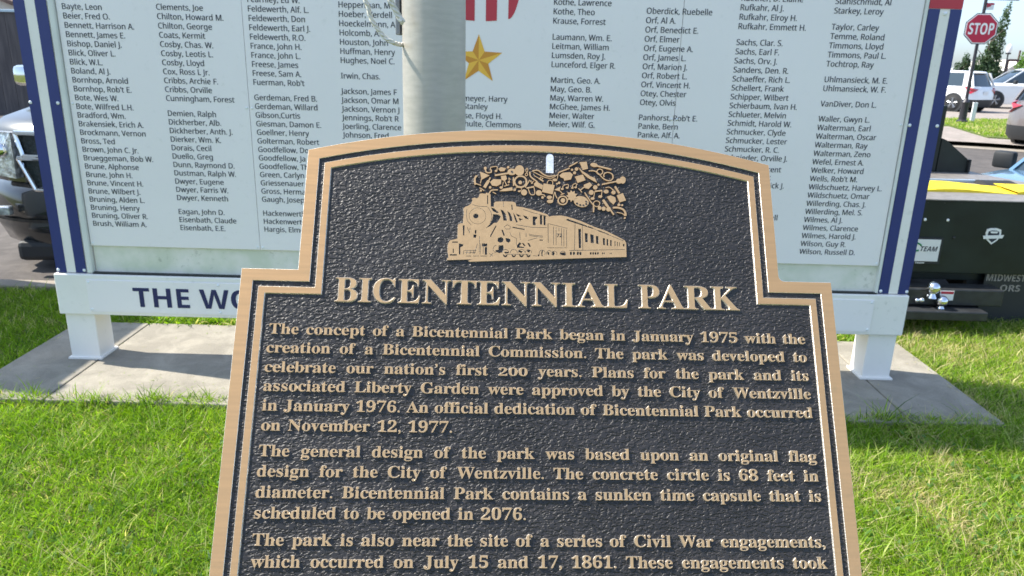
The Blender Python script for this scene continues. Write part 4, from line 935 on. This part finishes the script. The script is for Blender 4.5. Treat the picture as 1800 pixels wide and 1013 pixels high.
# ------------------------------------------------------------------ vehicles
# car frame: y = 0 at the front bumper and grows to the rear, +x is the driver's left, z up from the road
def plan(y0, y1, w, r0=.28, r1=.2, n=10, p0=4.0, p1=5.0):
    """rounded plan outline: front edge bows forward, rear edge bows back"""
    a = []
    for i in range(n + 1):
        t = -1 + 2 * i / n; t = math.copysign(abs(t) ** .75, t)
        a.append((w * t, y0 + r0 * abs(t) ** p0))
    b = []
    for i in range(n + 1):
        t = 1 - 2 * i / n; t = math.copysign(abs(t) ** .75, t)
        b.append((w * t, y1 - r1 * abs(t) ** p1))
    return a + b
def shell(levels, m, name, parent, cap=True, **k):
    mb = MB(); mb.loft([[(x, y, z) for x, y in plan(y0, y1, w, **k)] for z, y0, y1, w in levels], m)
    return mb.build(name, m, parent, smooth=True)
def wheel(parent, x, y, r, w=.22, rim='rim'):
    s = 1 if x > 0 else -1
    t = MB().tube([(x - w / 2, y, r), (x - w / 2 + .03, y, r), (x + w / 2 - .03, y, r), (x + w / 2, y, r)], [r * .9, r, r, r * .9], M['tyre'], 28).build('wheel', M['tyre'], parent, smooth=True)
    mb = MB(); xo = x + s * w / 2
    mb.tube([(xo, y, r), (xo + s * .012, y, r)], [r * .66, r * .62], M['plastic'], 24)
    for k in range(5):
        a_ = 2 * math.pi * k / 5 + .3
        for da in (-.13, .13):
            c0 = (xo + s * .018, y + math.cos(a_) * .05, r + math.sin(a_) * .05); c1 = (xo + s * .018, y + math.cos(a_ + da) * r * .62, r + math.sin(a_ + da) * r * .62)
            mb.tube([c0, c1], [.022, .017], M[rim], 6)
    mb.tube([(xo + s * .01, y, r), (xo + s * .03, y, r)], [r * .14, r * .11], M[rim], 12)
    mb.build('rim', M[rim], t, smooth=True)

# dark utility vehicle parked nose-on behind the left end of the board
sv = thing('parked_suv', 'black SUV with chrome double grille parked nose-on behind the left end of the memorial board', 'car', (-3.11, 5.66, -.10), math.radians(8))
shell([(.16, .16, 5.0, .90), (.22, .05, 5.1, .95), (.36, 0.0, 5.15, .985), (.41, .012, 5.15, .99), (.43, .0, 5.15, .99), (.62, .012, 5.15, 1.0), (.68, .05, 5.15, 1.01), (.70, .09, 5.15, 1.01), (1.06, .10, 5.13, 1.01)], M['carblack'], 'body', sv)
shell([(1.062, .105, 5.1, 1.005), (1.11, .13, 5.08, .985), (1.17, .26, 5.05, .95), (1.225, .62, 5.0, .90), (1.27, 1.2, 4.95, .86)], M['hoodgrey'], 'hood', sv)
shell([(1.272, 1.22, 4.97, .90), (1.60, 1.72, 4.92, .80), (1.84, 2.1, 4.86, .72)], M['glass'], 'windscreen', sv)
shell([(1.845, 2.08, 4.88, .73), (1.90, 2.25, 4.8, .68), (1.92, 2.6, 4.6, .6)], M['carblack'], 'roof', sv)
def frame_bar(parent, pts, r, m, name):
    return MB().tube(pts, r, m, 8).build(name, m, parent, smooth=True)
yf = .062
def ycurve(x): return .085 + .28 * min(1, abs(x) / 1.0) ** 4 - .055
gr = MB()
for z0, z1, xl in ((.925, 1.075, .655), (.665, .885, .66)):
    n = 9
    top = [(-xl + 2 * xl * i / n) for i in range(n + 1)]; sl_ = .10 if z0 < .8 else .04
    gr.add([(x, ycurve(x) + .012, z1) for x in top] + [(x * (1 - sl_ / xl), ycurve(x) - .004, z0) for x in top], [(i, i + 1, n + 2 + i, n + 1 + i) for i in range(n)], M['mesh_grille'])
gob = gr.build('grille', M['mesh_grille'], sv)
mb = MB()
for z0, z1, xl in ((.915, 1.085, .665), (.655, .895, .67)):
    sl_ = .10 if z0 < .8 else .04
    xs = [(-xl + 2 * xl * i / 10) for i in range(11)]
    mb.tube([(x, ycurve(x) - .012, z1) for x in xs], .019, M['chrome'], 8)
    mb.tube([(x * (1 - sl_ / xl), ycurve(x) - .026, z0) for x in xs], .017, M['chrome'], 8)
    for s in (-1, 1):
        mb.tube([(s * xl, ycurve(xl) - .012, z1), (s * (xl - sl_), ycurve(xl) - .026, z0)], .017, M['chrome'], 8)
mb.tube([(-.665, ycurve(.66) - .02, .905), (0, ycurve(0) - .035, .905), (.665, ycurve(.66) - .02, .905)], .010, M['chrome'], 8)
mb.build('chrome_surround', M['chrome'], gob, smooth=True)
for s in (-1, 1):
    h = MB()
    a_ = [(s * .70, .075, .74), (s * .93, .185, .76), (s * 1.005, .34, .84), (s * 1.0, .36, 1.07), (s * .92, .20, 1.085), (s * .70, .088, 1.085)]
    h.add([(x, y - .012, z) for x, y, z in a_] + [(x * .97, y + .06, z) for x, y, z in a_], [tuple(range(6))] + [(i, (i + 1) % 6, 6 + (i + 1) % 6, 6 + i) for i in range(6)], M['lampglass'])
    ho = h.build('headlight', M['lampglass'], sv)
    MB().sphere((s * .80, .10, .95), .055, M['chrome'], 12, 8, (1, .5, 1)).sphere((s * .93, .19, .95), .045, M['chrome'], 12, 8, (1, .6, 1)).build('lamp_reflector', M['chrome'], ho, smooth=True)
    MB().box(s * .84 - .07, s * .84 + .07, .02, .09, .46, .53, M['lampglass'], .01).build('fog_light', M['lampglass'], sv)
    mm_ = MB().box(s * 1.14 - .10, s * 1.14 + .10, 1.38, 1.52, 1.37, 1.55, M['chrome'], .045).build('wing_mirror', M['chrome'], sv, smooth=True)
    MB().tube([(s * .93, 1.5, 1.38), (s * 1.1, 1.46, 1.43)], .03, M['plastic'], 8).build('mirror_arm', M['plastic'], mm_)
    for y in (1.0, 4.0): wheel(sv, s * .88, y, .40, .27)
MB().add([(x, .004 + .28 * abs(x / .98) ** 4 * .9 + dy, z) for dy, z in ((-.004, .40), (-.012, .425)) for x in [-.96 + 1.92 * i / 12 for i in range(13)]], [(i, i + 1, 14 + i, 13 + i) for i in range(12)], M['trucktrim']).build('bumper_crease', M['trucktrim'], sv)
MB().box(-.8, .8, .08, .5, .08, .24, M['plastic'], .04).build('air_dam', M['plastic'], sv)

def side_vehicle(name, label, paint, loc, heading, L=4.6, W=.93, zr=1.66, zb=1.0, hood=1.05, wr=.36, rear_cut=.25, black_low=True, sedan=False, roh=.8):
    """complete small car used where only a few pixels show"""
    t = thing(name, label, 'car', loc, math.radians(heading + 90))
    low = M['plastic'] if black_low else paint
    shell([(.20, .12, L - .08, W - .05), (.30, .03, L - .02, W - .01), (.52, .0, L, W)], low, 'lower_cladding', t)
    shell([(.522, .0, L, W), (.72, .02, L - .01, W), (zb - .12, .08, L - .05, W - .02)], paint, 'body', t)
    shell([(zb - .118, .09, L - .05, W - .025), (zb - .03, .30, L - .08, W - .07), (zb + .01, .9, L - .12, W - .12)], paint, 'hood_and_deck', t)
    re = L - (.95 if sedan else .16)
    shell([(zb + .0, hood, re - .0, W - .13), (zb + .30, hood + .5, re - rear_cut * .5, W - .20), (zr - .08, hood + .95, re - rear_cut, W - .27)], M['glass'], 'window_band', t, r0=.12, r1=.08)
    shell([(zr - .085, hood + .90, re - rear_cut + .10, W - .26), (zr - .02, hood + 1.1, re - rear_cut + .02, W - .31), (zr, hood + 1.5, re - rear_cut - .3, W - .40)], paint, 'roof', t)
    for s in (-1, 1):
        for yb, yt_, wv in ((hood + .05, hood + .92, .07), (hood + 1.65, hood + 1.65, .08), (re - .42, re - rear_cut - .25, .20), (re - .03, re - rear_cut, .09)):
            xb, xt = s * (W - .125), s * (W - .262)
            MB().add([(xb, yb, zb), (xb, yb + wv, zb), (xt, yt_ + wv, zr - .07), (xt, yt_, zr - .07), (xb - s * .04, yb, zb), (xb - s * .04, yb + wv, zb), (xt - s * .04, yt_ + wv, zr - .07), (xt - s * .04, yt_, zr - .07)],
                     [(0, 1, 2, 3), (4, 7, 6, 5), (0, 4, 5, 1), (1, 5, 6, 2), (2, 6, 7, 3), (3, 7, 4, 0)], paint).build('window_pillar', paint, t)
        tl = MB(); tl.add([(s * (W - .42), L - .035, zb - .10), (s * (W - .10), L - .10, zb - .06), (s * (W + .005), L - .42, zb + .02), (s * (W + .005), L - .30, zb - .15), (s * (W - .03), L - .14, zb - .28), (s * (W - .22), L - .02, zb - .17),
                           (s * (W - .42), L - .10, zb - .10), (s * (W - .10), L - .18, zb - .06), (s * (W - .06), L - .42, zb + .02), (s * (W - .06), L - .30, zb - .15), (s * (W - .10), L - .2, zb - .28), (s * (W - .22), L - .1, zb - .17)],
                          [tuple(range(6))] + [(i, (i + 1) % 6, 6 + (i + 1) % 6, 6 + i) for i in range(6)], M['taillight'])
        tl.build('tail_light', M['taillight'], t)
        MB().box(s * (W - .30) - .16, s * (W - .30) + .16, .03, .20, zb - .38, zb - .24, M['lampglass'], .02).build('headlight', M['lampglass'], t)
        mr = MB().box(s * (W + .10) - .11, s * (W + .10) + .11, hood + .42, hood + .56, zb - .03, zb + .16, M['plastic'] , .035).build('wing_mirror', M['plastic'], t, smooth=True)
        for y in (.92, L - roh):
            MB().tube([(s * (W - .10), y, wr), (s * (W + .004), y, wr)], [wr + .06, wr + .06], M['plastic'], 24).build('wheel_arch', M['plastic'], t)
            wheel(t, s * (W - .09), y, wr, .2)
        MB().box(s * (W + .0) - .006, s * (W + .0) + .006, hood + 1.0, hood + 1.16, zb - .16, zb - .13, M['chrome']).build('door_handle', M['chrome'], t)
    MB().box(-.16, .16, L - .012, L + .008, .72, .86, M['plate']).build('licence_plate', M['plate'], t)
    return t
side_vehicle('parked_suv', 'white SUV with black lower trim parked across the street behind the stop sign', M['carwhite'], (17.43, 36.3, -.02), 120, zr=1.68, zb=1.04)
t = side_vehicle('parked_pickup', 'white pickup seen from its side, right of the white SUV across the street', M['carwhite'], (22.0, 37.6, -.02), 172, L=5.4, zr=1.86, zb=1.16, wr=.38, black_low=False, hood=1.15)
side_vehicle('parked_suv', 'brown grey SUV with its rear end cut off by the right edge of the picture', M['carbrown'], (16.1, 18.6, -.08), 18, L=4.5, zr=1.66, zb=1.08)
t = side_vehicle('parked_sedan', 'pale blue sedan with black wing mirror behind the tow truck deck at the right edge', M['carblue'], (4.64, 6.6, -.30), 215, L=4.7, zr=1.44, zb=.90, hood=1.35, sedan=True)

# ---- tow truck bed seen from behind
tk = thing('tow_truck', 'black tow truck bed with tow balls and yellow straps behind the right board post', 'truck', (0, 0, 0))
def tp(name, x0, x1, y0, y1, z0, z1, m, bev=.004, parent=tk): return MB().box(x0, x1, y0, y1, z0, z1, m, bev).build(name, m, parent)
rear = tp('rear_panel', 1.62, 4.48, 4.75, 4.83, .322, .804, M['truckblack'], .004)
dk = MB().prism([(1.6, 4.738), (4.5, 4.738), (4.5, 5.2), (3.9, 5.55), (3.74, 6.2), (1.6, 6.2)], .8065, .813, M['deck']).build('deck', M['deck'], tk)
tp('deck_rail', 1.6, 3.66, 5.52, 5.555, .8135, .835, M['cap_blue'], .004)
tp('chassis', 1.9, 3.9, 4.84, 9.0, .25, .79, M['truckblack'])
tp('headboard', 1.7, 3.443, 6.10, 6.15, .814, 1.34, M['truckblack'])
MB().prism_axis([(3.446, .814), (3.446, 1.085), (3.485, 1.07), (3.68, .926), (3.70, .814)], 6.095, 6.145, 'y', M['truckblack']).build('headboard_gusset', M['truckblack'], tk)
tp('gusset_lip', 3.69, 3.705, 6.07, 6.17, .815, .922, M['trucktrim'], .003)
tp('cab', 1.75, 3.22, 6.3, 9.2, .5, 1.9, M['truckblack'], .06)
bm_ = tp('bumper_beam', 1.9, 3.195, 4.60, 4.75, .142, .252, M['trucktrim'], .008)
st = tp('rear_step', 2.1, 3.055, 4.50, 4.72, .070, .132, M['trucktrim'], .008)
tp('tail_frame', 1.9, 4.0, 4.80, 4.86, -.08, .06, M['trucktrim'], .005)
tp('side_skirt', 3.10, 3.60, 4.86, 4.90, -.10, .32, M['plastic'], .004)
mf = tp('mud_flap', 3.175, 3.95, 4.795, 4.803, -.10, .321, M['plastic'], .001)
def flat_text(t_, parent, x, y, z, h, w, m, shear=0.0, off=0.0):
    me = text_mesh('printed_word', sans(t_, True), 1.0, res=3, shear=shear); a = mesh_x(me)
    me.transform(Matrix.Translation((-a[0], -a[2], 0))); me.transform(Matrix.Diagonal((w / (a[1] - a[0]), h / (a[3] - a[2]), 1, 1)))
    return put(me, m, parent, (x, y, z), (math.pi / 2, 0, 0))
M['flapink'] = mat('worn_flap_lettering', (0.30, 0.27, 0.25), 0.6, 0, 0.3, 60)
flat_text('MIDWEST', mf, 3.186, 4.794, .262, .048, .262, M['flapink'], off=.03)
flat_text('ORS', mf, 3.292, 4.794, .192, .046, .135, M['flapink'], off=.03)
flat_text('Car &', mf, 3.16 + .04, 4.794, .125, .026, .10, M['plastic'])
pf = tp('plate_frame', 2.485, 2.815, 4.738, 4.749, .382, .560, M['plastic'], .003)
tp('licence_plate', 2.50, 2.798, 4.733, 4.7375, .402, .549, M['plate'], .001, pf)
flat_text('TEAM', pf, 2.672, 4.7318, .470, .033, .112, M['ink'], .25, .02)
flat_text('Team', pf, 2.655, 4.7370, .385, .013, .060, M['signwhite'], 0, .02)
MB().tube([(2.60 + .075 * math.cos(a_), 4.7325, .500 + .030 * math.sin(a_)) for a_ in [.9 * math.pi - j * .2 for j in range(14)]], .006, M['green'], 6).tube([(2.57, 4.7325, .455), (2.66, 4.7325, .475)], .006, M['green'], 6).build('green_swirl', M['green'], pf)
for x in (1.95, 2.45, 3.72, 4.2):
    tp('panel_seam', x, x + .006, 4.746, 4.7505, .33, .80, M['plastic'], 0, rear)
for i in range(26):
    MB().sphere((1.7 + i * .108, 4.7495, .790), .0045, M['trucktrim'], 6, 4, (1, .6, 1)).build('rivet', M['trucktrim'], rear)
for x, z in ((2.674, .678), (2.822, .678), (2.885, .562)):
    MB().sphere((x, 4.747, z), .010, M['screw'] if z > .6 else M['plastic'], 10, 6, (1, .6, 1)).build('bolt_head', M['screw'], rear, smooth=True)
bd = MB(); c = (3.133, .577)
shp = [(-.045, .048), (-.02, .056), (.02, .056), (.045, .048), (.050, .02), (.036, -.022), (0, -.052), (-.036, -.022), (-.050, .02)]
bd.prism_axis([(c[0] + x, c[1] + z) for x, z in shp], 4.742, 4.7495, 'y', M['signwhite'])
bd.prism_axis([(c[0] + x * .74, c[1] + z * .74) for x, z in shp], 4.7405, 4.742, 'y', M['ink'])
bd.prism_axis([(c[0] + x, c[1] + z) for x, z in ((-.068, .006), (-.06, -.016), (.06, -.008), (.068, .014))], 4.7375, 4.7405, 'y', M['signwhite'])
bd.prism_axis([(c[0] + x, c[1] + z) for x, z in ((-.025, .036), (-.02, .024), (.02, .024), (.025, .036))], 4.7375, 4.7405, 'y', M['signwhite'])
bdo = bd.build('shield_badge', M['signwhite'], rear)
for (x, z, r) in ((2.715, .268, .042), (2.786, .180, .038)):
    tb = MB(); tb.sphere((x, 4.575, z), r, M['chrome'], 20, 12)
    tb.tube([(x, 4.575, z - r * .9), (x, 4.575, z - r * 1.6)], [.016, .030], M['chrome'], 14)
    tb.build('tow_ball', M['chrome'], bm_, smooth=True)
for (x, z, r) in ((2.632, .176, .017), (2.662, .178, .019), (2.70, .208, .014)):
    MB().sphere((x, 4.59, z), r, M['chrome'], 12, 8).build('hitch_pin', M['chrome'], bm_, smooth=True)
sk = tp('warning_sticker', 2.778, 2.868, 4.5965, 4.5995, .178, .243, M['signwhite'], 0, bm_)
tp('sticker_red_band', 2.782, 2.864, 4.595, 4.5963, .222, .238, M['signred'], 0, sk)
for x in (1.95, 3.55):
    wheel(tk, x, 5.5, .42, .3)
for x in (1.95, 3.0): wheel(tk, x, 8.3, .42, .3)
# yellow webbing straps lying on the deck
def strap(pts, label):
    t = thing('ratchet_strap', label, 'strap', (pts[0][0], pts[0][1], .815))
    v = []; f = []
    for i, (x, ya, yb, za, zb_) in enumerate(pts): v += [(x - pts[0][0], ya - pts[0][1], za - .86), (x - pts[0][0], yb - pts[0][1], zb_ - .815), (x - pts[0][0], ya - pts[0][1], za - .818), (x - pts[0][0], yb - pts[0][1], zb_ - .818)]
    for i in range(len(pts) - 1):
        a_ = 4 * i; f += [(a_, a_ + 4, a_ + 5, a_ + 1), (a_ + 2, a_ + 3, a_ + 7, a_ + 6), (a_, a_ + 2, a_ + 6, a_ + 4), (a_ + 1, a_ + 5, a_ + 7, a_ + 3)]
    MB().add(v, f, M['yellow']).build('webbing', M['yellow'], t, smooth=True)
    MB().box(pts[-1][0] - pts[0][0] - .05, pts[-1][0] - pts[0][0] + .06, -.02, .06, .0, .03, M['steel'], .005).build('end_hook', M['steel'], t)
strap([(2.0 + i * .09, 5.00 - .025 * math.sin(i * .45) + .003 * i, 5.29 + .045 * math.sin(i * .62), .828 + .010 * math.sin(i * .7), .842 + .012 * math.cos(i * .6)) for i in range(19)], 'wide twisted yellow strap lying along the black truck deck edge')
strap([(3.42 + i * .08, 5.02 + .01 * i, 5.30 - .006 * i, .832 + .01 * math.sin(i), .846) for i in range(9)], 'short yellow strap crossing the right part of the truck deck')

# ------------------------------------------------------------------ street furniture
sp = thing('stop_sign', 'red octagonal STOP sign with street name blades on a dark ornamental post', 'stop sign', (14.37, 24.5, 0))
MB().tube([(0, 0, .0), (0, 0, .10), (0, 0, .14), (0, 0, .62), (0, 0, .68), (0, 0, .8)], [.17, .17, .12, .105, .12, .05], M['pole_dark'], 18).tube([(0, 0, .8), (0, 0, 3.86)], .048, M['pole_dark'], 14).build('post', M['pole_dark'], sp, smooth=True)
hd = bpy.data.objects.new('sign_head', None); link(hd, sp); hd.location = (-.01, -.06, 2.90); hd.rotation_euler = (0, 0, math.radians(-15))
def octo(R): return [(R * math.cos(math.pi / 8 + k * math.pi / 4), R * math.sin(math.pi / 8 + k * math.pi / 4)) for k in range(8)]
MB().prism_axis(octo(.495), -.004, .01, 'y', M['pole_dark']).build('sign_backing', M['pole_dark'], hd)
MB().prism_axis(octo(.470), -.010, -.004, 'y', M['signwhite']).build('white_border', M['signwhite'], hd)
MB().prism_axis(octo(.440), -.015, -.010, 'y', M['signred']).build('red_face', M['signred'], hd)
me = text_mesh('stop_lettering', sans('STOP', True), 1.0, res=4); a = mesh_x(me)
me.transform(Matrix.Translation((-(a[0] + a[1]) / 2, -(a[2] + a[3]) / 2, 0))); me.transform(Matrix.Diagonal((.70 / (a[1] - a[0]), .34 / (a[3] - a[2]), 1, 1)))
put(me, M['signwhite'], hd, (0, -.0165, 0), (math.pi / 2, 0, 0))
MB().box(.03, 1.02, -.012, .012, 3.745, 3.93, M['brownsteel'], .004).build('name_blade', M['brownsteel'], sp)
nb = MB().box(-.012, .28, -.012, .012, 3.46, 3.66, M['signwhite'], .004).build('name_blade', M['signwhite'], sp)
MB().add([(.01, -.014, 3.60), (.28, -.014, 3.605), (.28, -.014, 3.66), (.01, -.014, 3.655)], [(0, 1, 2, 3)], M['signred']).add([(.06, -.0135, 3.52), (.16, -.0135, 3.55), (.2, -.0135, 3.60), (.05, -.0135, 3.60)], [(0, 1, 2, 3)], M['signred']).build('red_blade_band', M['signred'], nb)
wp = thing('marker_post', 'short white marker post standing in the far grass verge beside the stop sign', 'post', (15.05, 25.1, 0))
MB().box(-.07, .07, -.03, .03, 0, .62, M['signwhite'], .01).build('post_body', M['signwhite'], wp); MB().box(-.075, .075, -.035, .035, .62, .66, M['signwhite'], .01).build('post_cap', M['signwhite'], wp)
lp = thing('street_lamp', 'slim street lamp with white acorn globe beyond the parked white cars', 'street lamp', (36.45, 58, 0))
MB().tube([(0, 0, 0), (0, 0, .3), (0, 0, .35), (0, 0, 2.95)], [.16, .14, .07, .05], M['pole_dark'], 12).build('lamp_post', M['pole_dark'], lp, smooth=True)
MB().tube([(0, 0, 2.95), (0, 0, 3.05)], [.16, .2], M['pole_dark'], 12).build('lamp_collar', M['pole_dark'], lp, smooth=True)
MB().tube([(0, 0, 3.05), (0, 0, 3.25), (0, 0, 3.45), (0, 0, 3.6), (0, 0, 3.68)], [.11, .19, .19, .12, .04], M['globe'], 14).build('lamp_globe', M['globe'], lp, smooth=True)
bf = thing('banner_frame', 'brown steel frame sign without a panel next to the street lamp', 'sign frame', (37.3, 58, 0))
for x in (-.72, .0): MB().box(x - .05, x + .05, -.05, .05, 0, 2.6 if x < 0 else 3.25, M['brownsteel'], .01).build('frame_post', M['brownsteel'], bf)
MB().box(-.67, -.05, -.04, .04, 2.45, 2.62, M['brownsteel'], .01).build('crossbar', M['brownsteel'], bf)

# ------------------------------------------------------------------ trees
def crown(name, parent, lobes, n, leaf, c1, c2, m='leaf'):
    """leaf clumps scattered in an uneven set of lobes: (x,y,z,rx,ry,rz)"""
    V = []; F = []; T = []
    vol = [l[3] * l[4] * l[5] for l in lobes]; tot = sum(vol)
    for l, w in zip(lobes, vol):
        k = int(n * w / tot)
        for _ in range(k):
            d = rng.normal(0, 1, 3); d /= np.linalg.norm(d); r = rng.uniform(.25, 1.0) ** .5 * rng.uniform(.82, 1.1)
            p = np.array([l[0] + d[0] * l[3] * r, l[1] + d[1] * l[4] * r, l[2] + d[2] * l[5] * r])
            a_ = rng.normal(0, 1, 3); a_ /= np.linalg.norm(a_); b_ = np.cross(a_, rng.normal(0, 1, 3)); b_ /= np.linalg.norm(b_)
            s = leaf * rng.uniform(.6, 1.4); i = len(V)
            V += [tuple(p - a_ * s), tuple(p + b_ * s * .5), tuple(p + a_ * s), tuple(p - b_ * s * .5)]; F.append((i, i + 1, i + 2, i + 3))
            t = rng.random(); T += [tuple(np.array(c1) * (1 - t) + np.array(c2) * t) + (1,)] * 4
    me = bpy.data.meshes.new(name); me.from_pydata(V, [], F); at = me.color_attributes.new('tint', 'FLOAT_COLOR', 'POINT')
    at.data.foreach_set('color', np.array(T, np.float32).ravel()); me.materials.append(M[m])
    return link(bpy.data.objects.new(name, me), parent)
def tree(name, label, loc, lobes, n, leaf, c1, c2, h, r=.12, group=None):
    t = thing(name, label, 'tree', loc, 0, group)
    MB().tube([(0, 0, -.1), (.03, 0, h * .4), (0, .03, h * .8)], [r, r * .7, r * .25], M['bark'], 8).build('trunk', M['bark'], t, smooth=True)
    for k in range(5):
        a_ = k * 1.3; MB().tube([(0, 0, h * (.25 + .1 * k)), (math.cos(a_) * h * .12, math.sin(a_) * h * .12, h * (.36 + .11 * k))], [r * .35, r * .1], M['bark'], 5).build('limb', M['bark'], t)
    crown('crown', t, lobes, n, leaf, c1, c2); return t
dkg, mg = (.035, .07, .035), (.075, .12, .055)
# lobes trace the juniper: broad base, a leaning spire at its right
jl = [(-.15, 0, 1.1, .85, .8, 1.1), (.25, 0, 1.3, .75, .7, 1.2), (-.35, 0, 1.9, .42, .5, .7), (.25, 0, 2.5, .52, .5, 1.0), (.42, 0, 3.4, .36, .4, 1.0), (.55, 0, 4.3, .27, .3, .95), (.62, 0, 5.1, .17, .2, .6), (.05, 0, 2.9, .2, .2, .5)]
tree('juniper_tree', 'tall dark spire shaped juniper directly behind the stop sign', (27.15, 45, 0), jl, 9000, .075, dkg, mg, 5.0)
tree('juniper_tree', 'small twin topped juniper between the board edge and the stop sign post', (25.75, 45, 0), [(-.22, 0, 1.3, .25, .3, .9), (.18, 0, 1.5, .27, .3, 1.25), (0, 0, .9, .45, .4, .8), (.3, 0, 1.9, .18, .2, .6)], 3200, .07, dkg, mg, 2.6, .07)
tree('maple_tree', 'bright green leafy tree cut off by the right edge behind the white pickup', (33.0, 50, 0), [(.3, 0, 2.4, 1.0, 1, .9), (.9, 0, 2.9, 1.0, 1, .9), (-.2, 0, 1.9, .7, .8, .7), (1.4, 0, 2.0, 1.0, 1, .9)], 5000, .10, (.06, .14, .02), (.14, .24, .05), 2.6, .10)
for i, (x, y, h, lb) in enumerate(((43.2, 70, 2.1, 'low hazy tree left of the street lamp far away'), (44.6, 70, 2.5, 'low hazy tree behind the brown sign frame far away'), (38.8, 68, 2.0, 'low hazy tree far away behind the white SUV roof'))):
    tree('distant_tree', lb, (x, y, 0), [(0, 0, h * .55, 1.0, .8, h * .42), (.7, .2, h * .5, .8, .7, h * .36), (-.7, 0, h * .45, .7, .7, h * .3)], 1500, .12, (.08, .13, .08), (.14, .19, .12), h * .7, .08)

# ------------------------------------------------------------------ buildings
def gable_house(name, label, x0, x1, y0, y1, zw, zr, wall, roof, along='x'):
    t = thing(name, label, 'building', ((x0 + x1) / 2, y0, 0))
    cx = (x0 + x1) / 2; hx = (x1 - x0) / 2; D = y1 - y0
    MB().prism_axis([(-hx, -.2), (hx, -.2), (hx, zw), (0, zr), (-hx, zw)], 0, D, 'y', wall).build('wall', wall, t)
    for s in (-1, 1):
        e = .35
        MB().add([(0, -.3, zr + .04), (s * (hx + e), -.3, zw - (zr - zw) / hx * e + .04), (s * (hx + e), D + .3, zw - (zr - zw) / hx * e + .04), (0, D + .3, zr + .04),
                  (0, -.3, zr + .2), (s * (hx + e), -.3, zw - (zr - zw) / hx * e + .2), (s * (hx + e), D + .3, zw - (zr - zw) / hx * e + .2), (0, D + .3, zr + .2)],
                 [(0, 1, 2, 3), (4, 7, 6, 5), (0, 4, 5, 1), (1, 5, 6, 2), (2, 6, 7, 3), (3, 7, 4, 0)], roof).build('roof', roof, t)
    return t
gable_house('grey_shed', 'low grey building far behind the white cars beside the street lamp', 36.3, 38.2, 62, 66, 1.45, 1.75, M['greywall'], M['greywall'])
gable_house('cream_house', 'pale cream gabled house front far behind the white pickup', 38.9, 41.3, 62, 68, 1.7, 2.45, M['creamwall'], M['creamwall'])
wl = thing('brown_fence_wall', 'tall weathered brown wall with pale metal cap behind the black SUV', 'wall', (-16, 20, -.1))
for i in range(46):
    x = -8 + i * .35; MB().box(x, x + .342, 0, .05, 0, 2.55 , M['siding'], .004).build('siding_board', M['siding'], wl)
MB().box(-8.1, 8.15, -.05, .12, 2.552, 2.62, M['cap_blue'], .01).build('metal_cap', M['cap_blue'], wl)
h = gable_house('brown_roof_house', 'house with brown shingle roof rising above the brown wall at the top left corner', -27, -17.9, 30, 38, 2.6, 4.3, M['creamwall'], M['rooftile'])
MB().box(1.2, 2.0, -.02, .02, 1.0, 2.1, M['signwhite'], .02).build('window', M['glass'], h)
MB().box(-3, -2, -.02, .02, 1.0, 2.1, M['signwhite'], .02).build('window', M['glass'], h)

# unseen board added left of the lawn to shade the pad's left end
nbp = thing('side_notice_board', 'solid white notice board on two posts left of the lawn, outside the photograph', 'sign', (-4.40, 4.50, -.035))
MB().box(-.04, .04, -.76, .76, .05, 2.62, M['white'], .006).build('notice_panel', M['white'], nbp)
for y in (-.70, .70): MB().box(-.06, .06, y - .06, y + .06, 0, 2.66, M['white'], .006).build('post', M['white'], nbp)
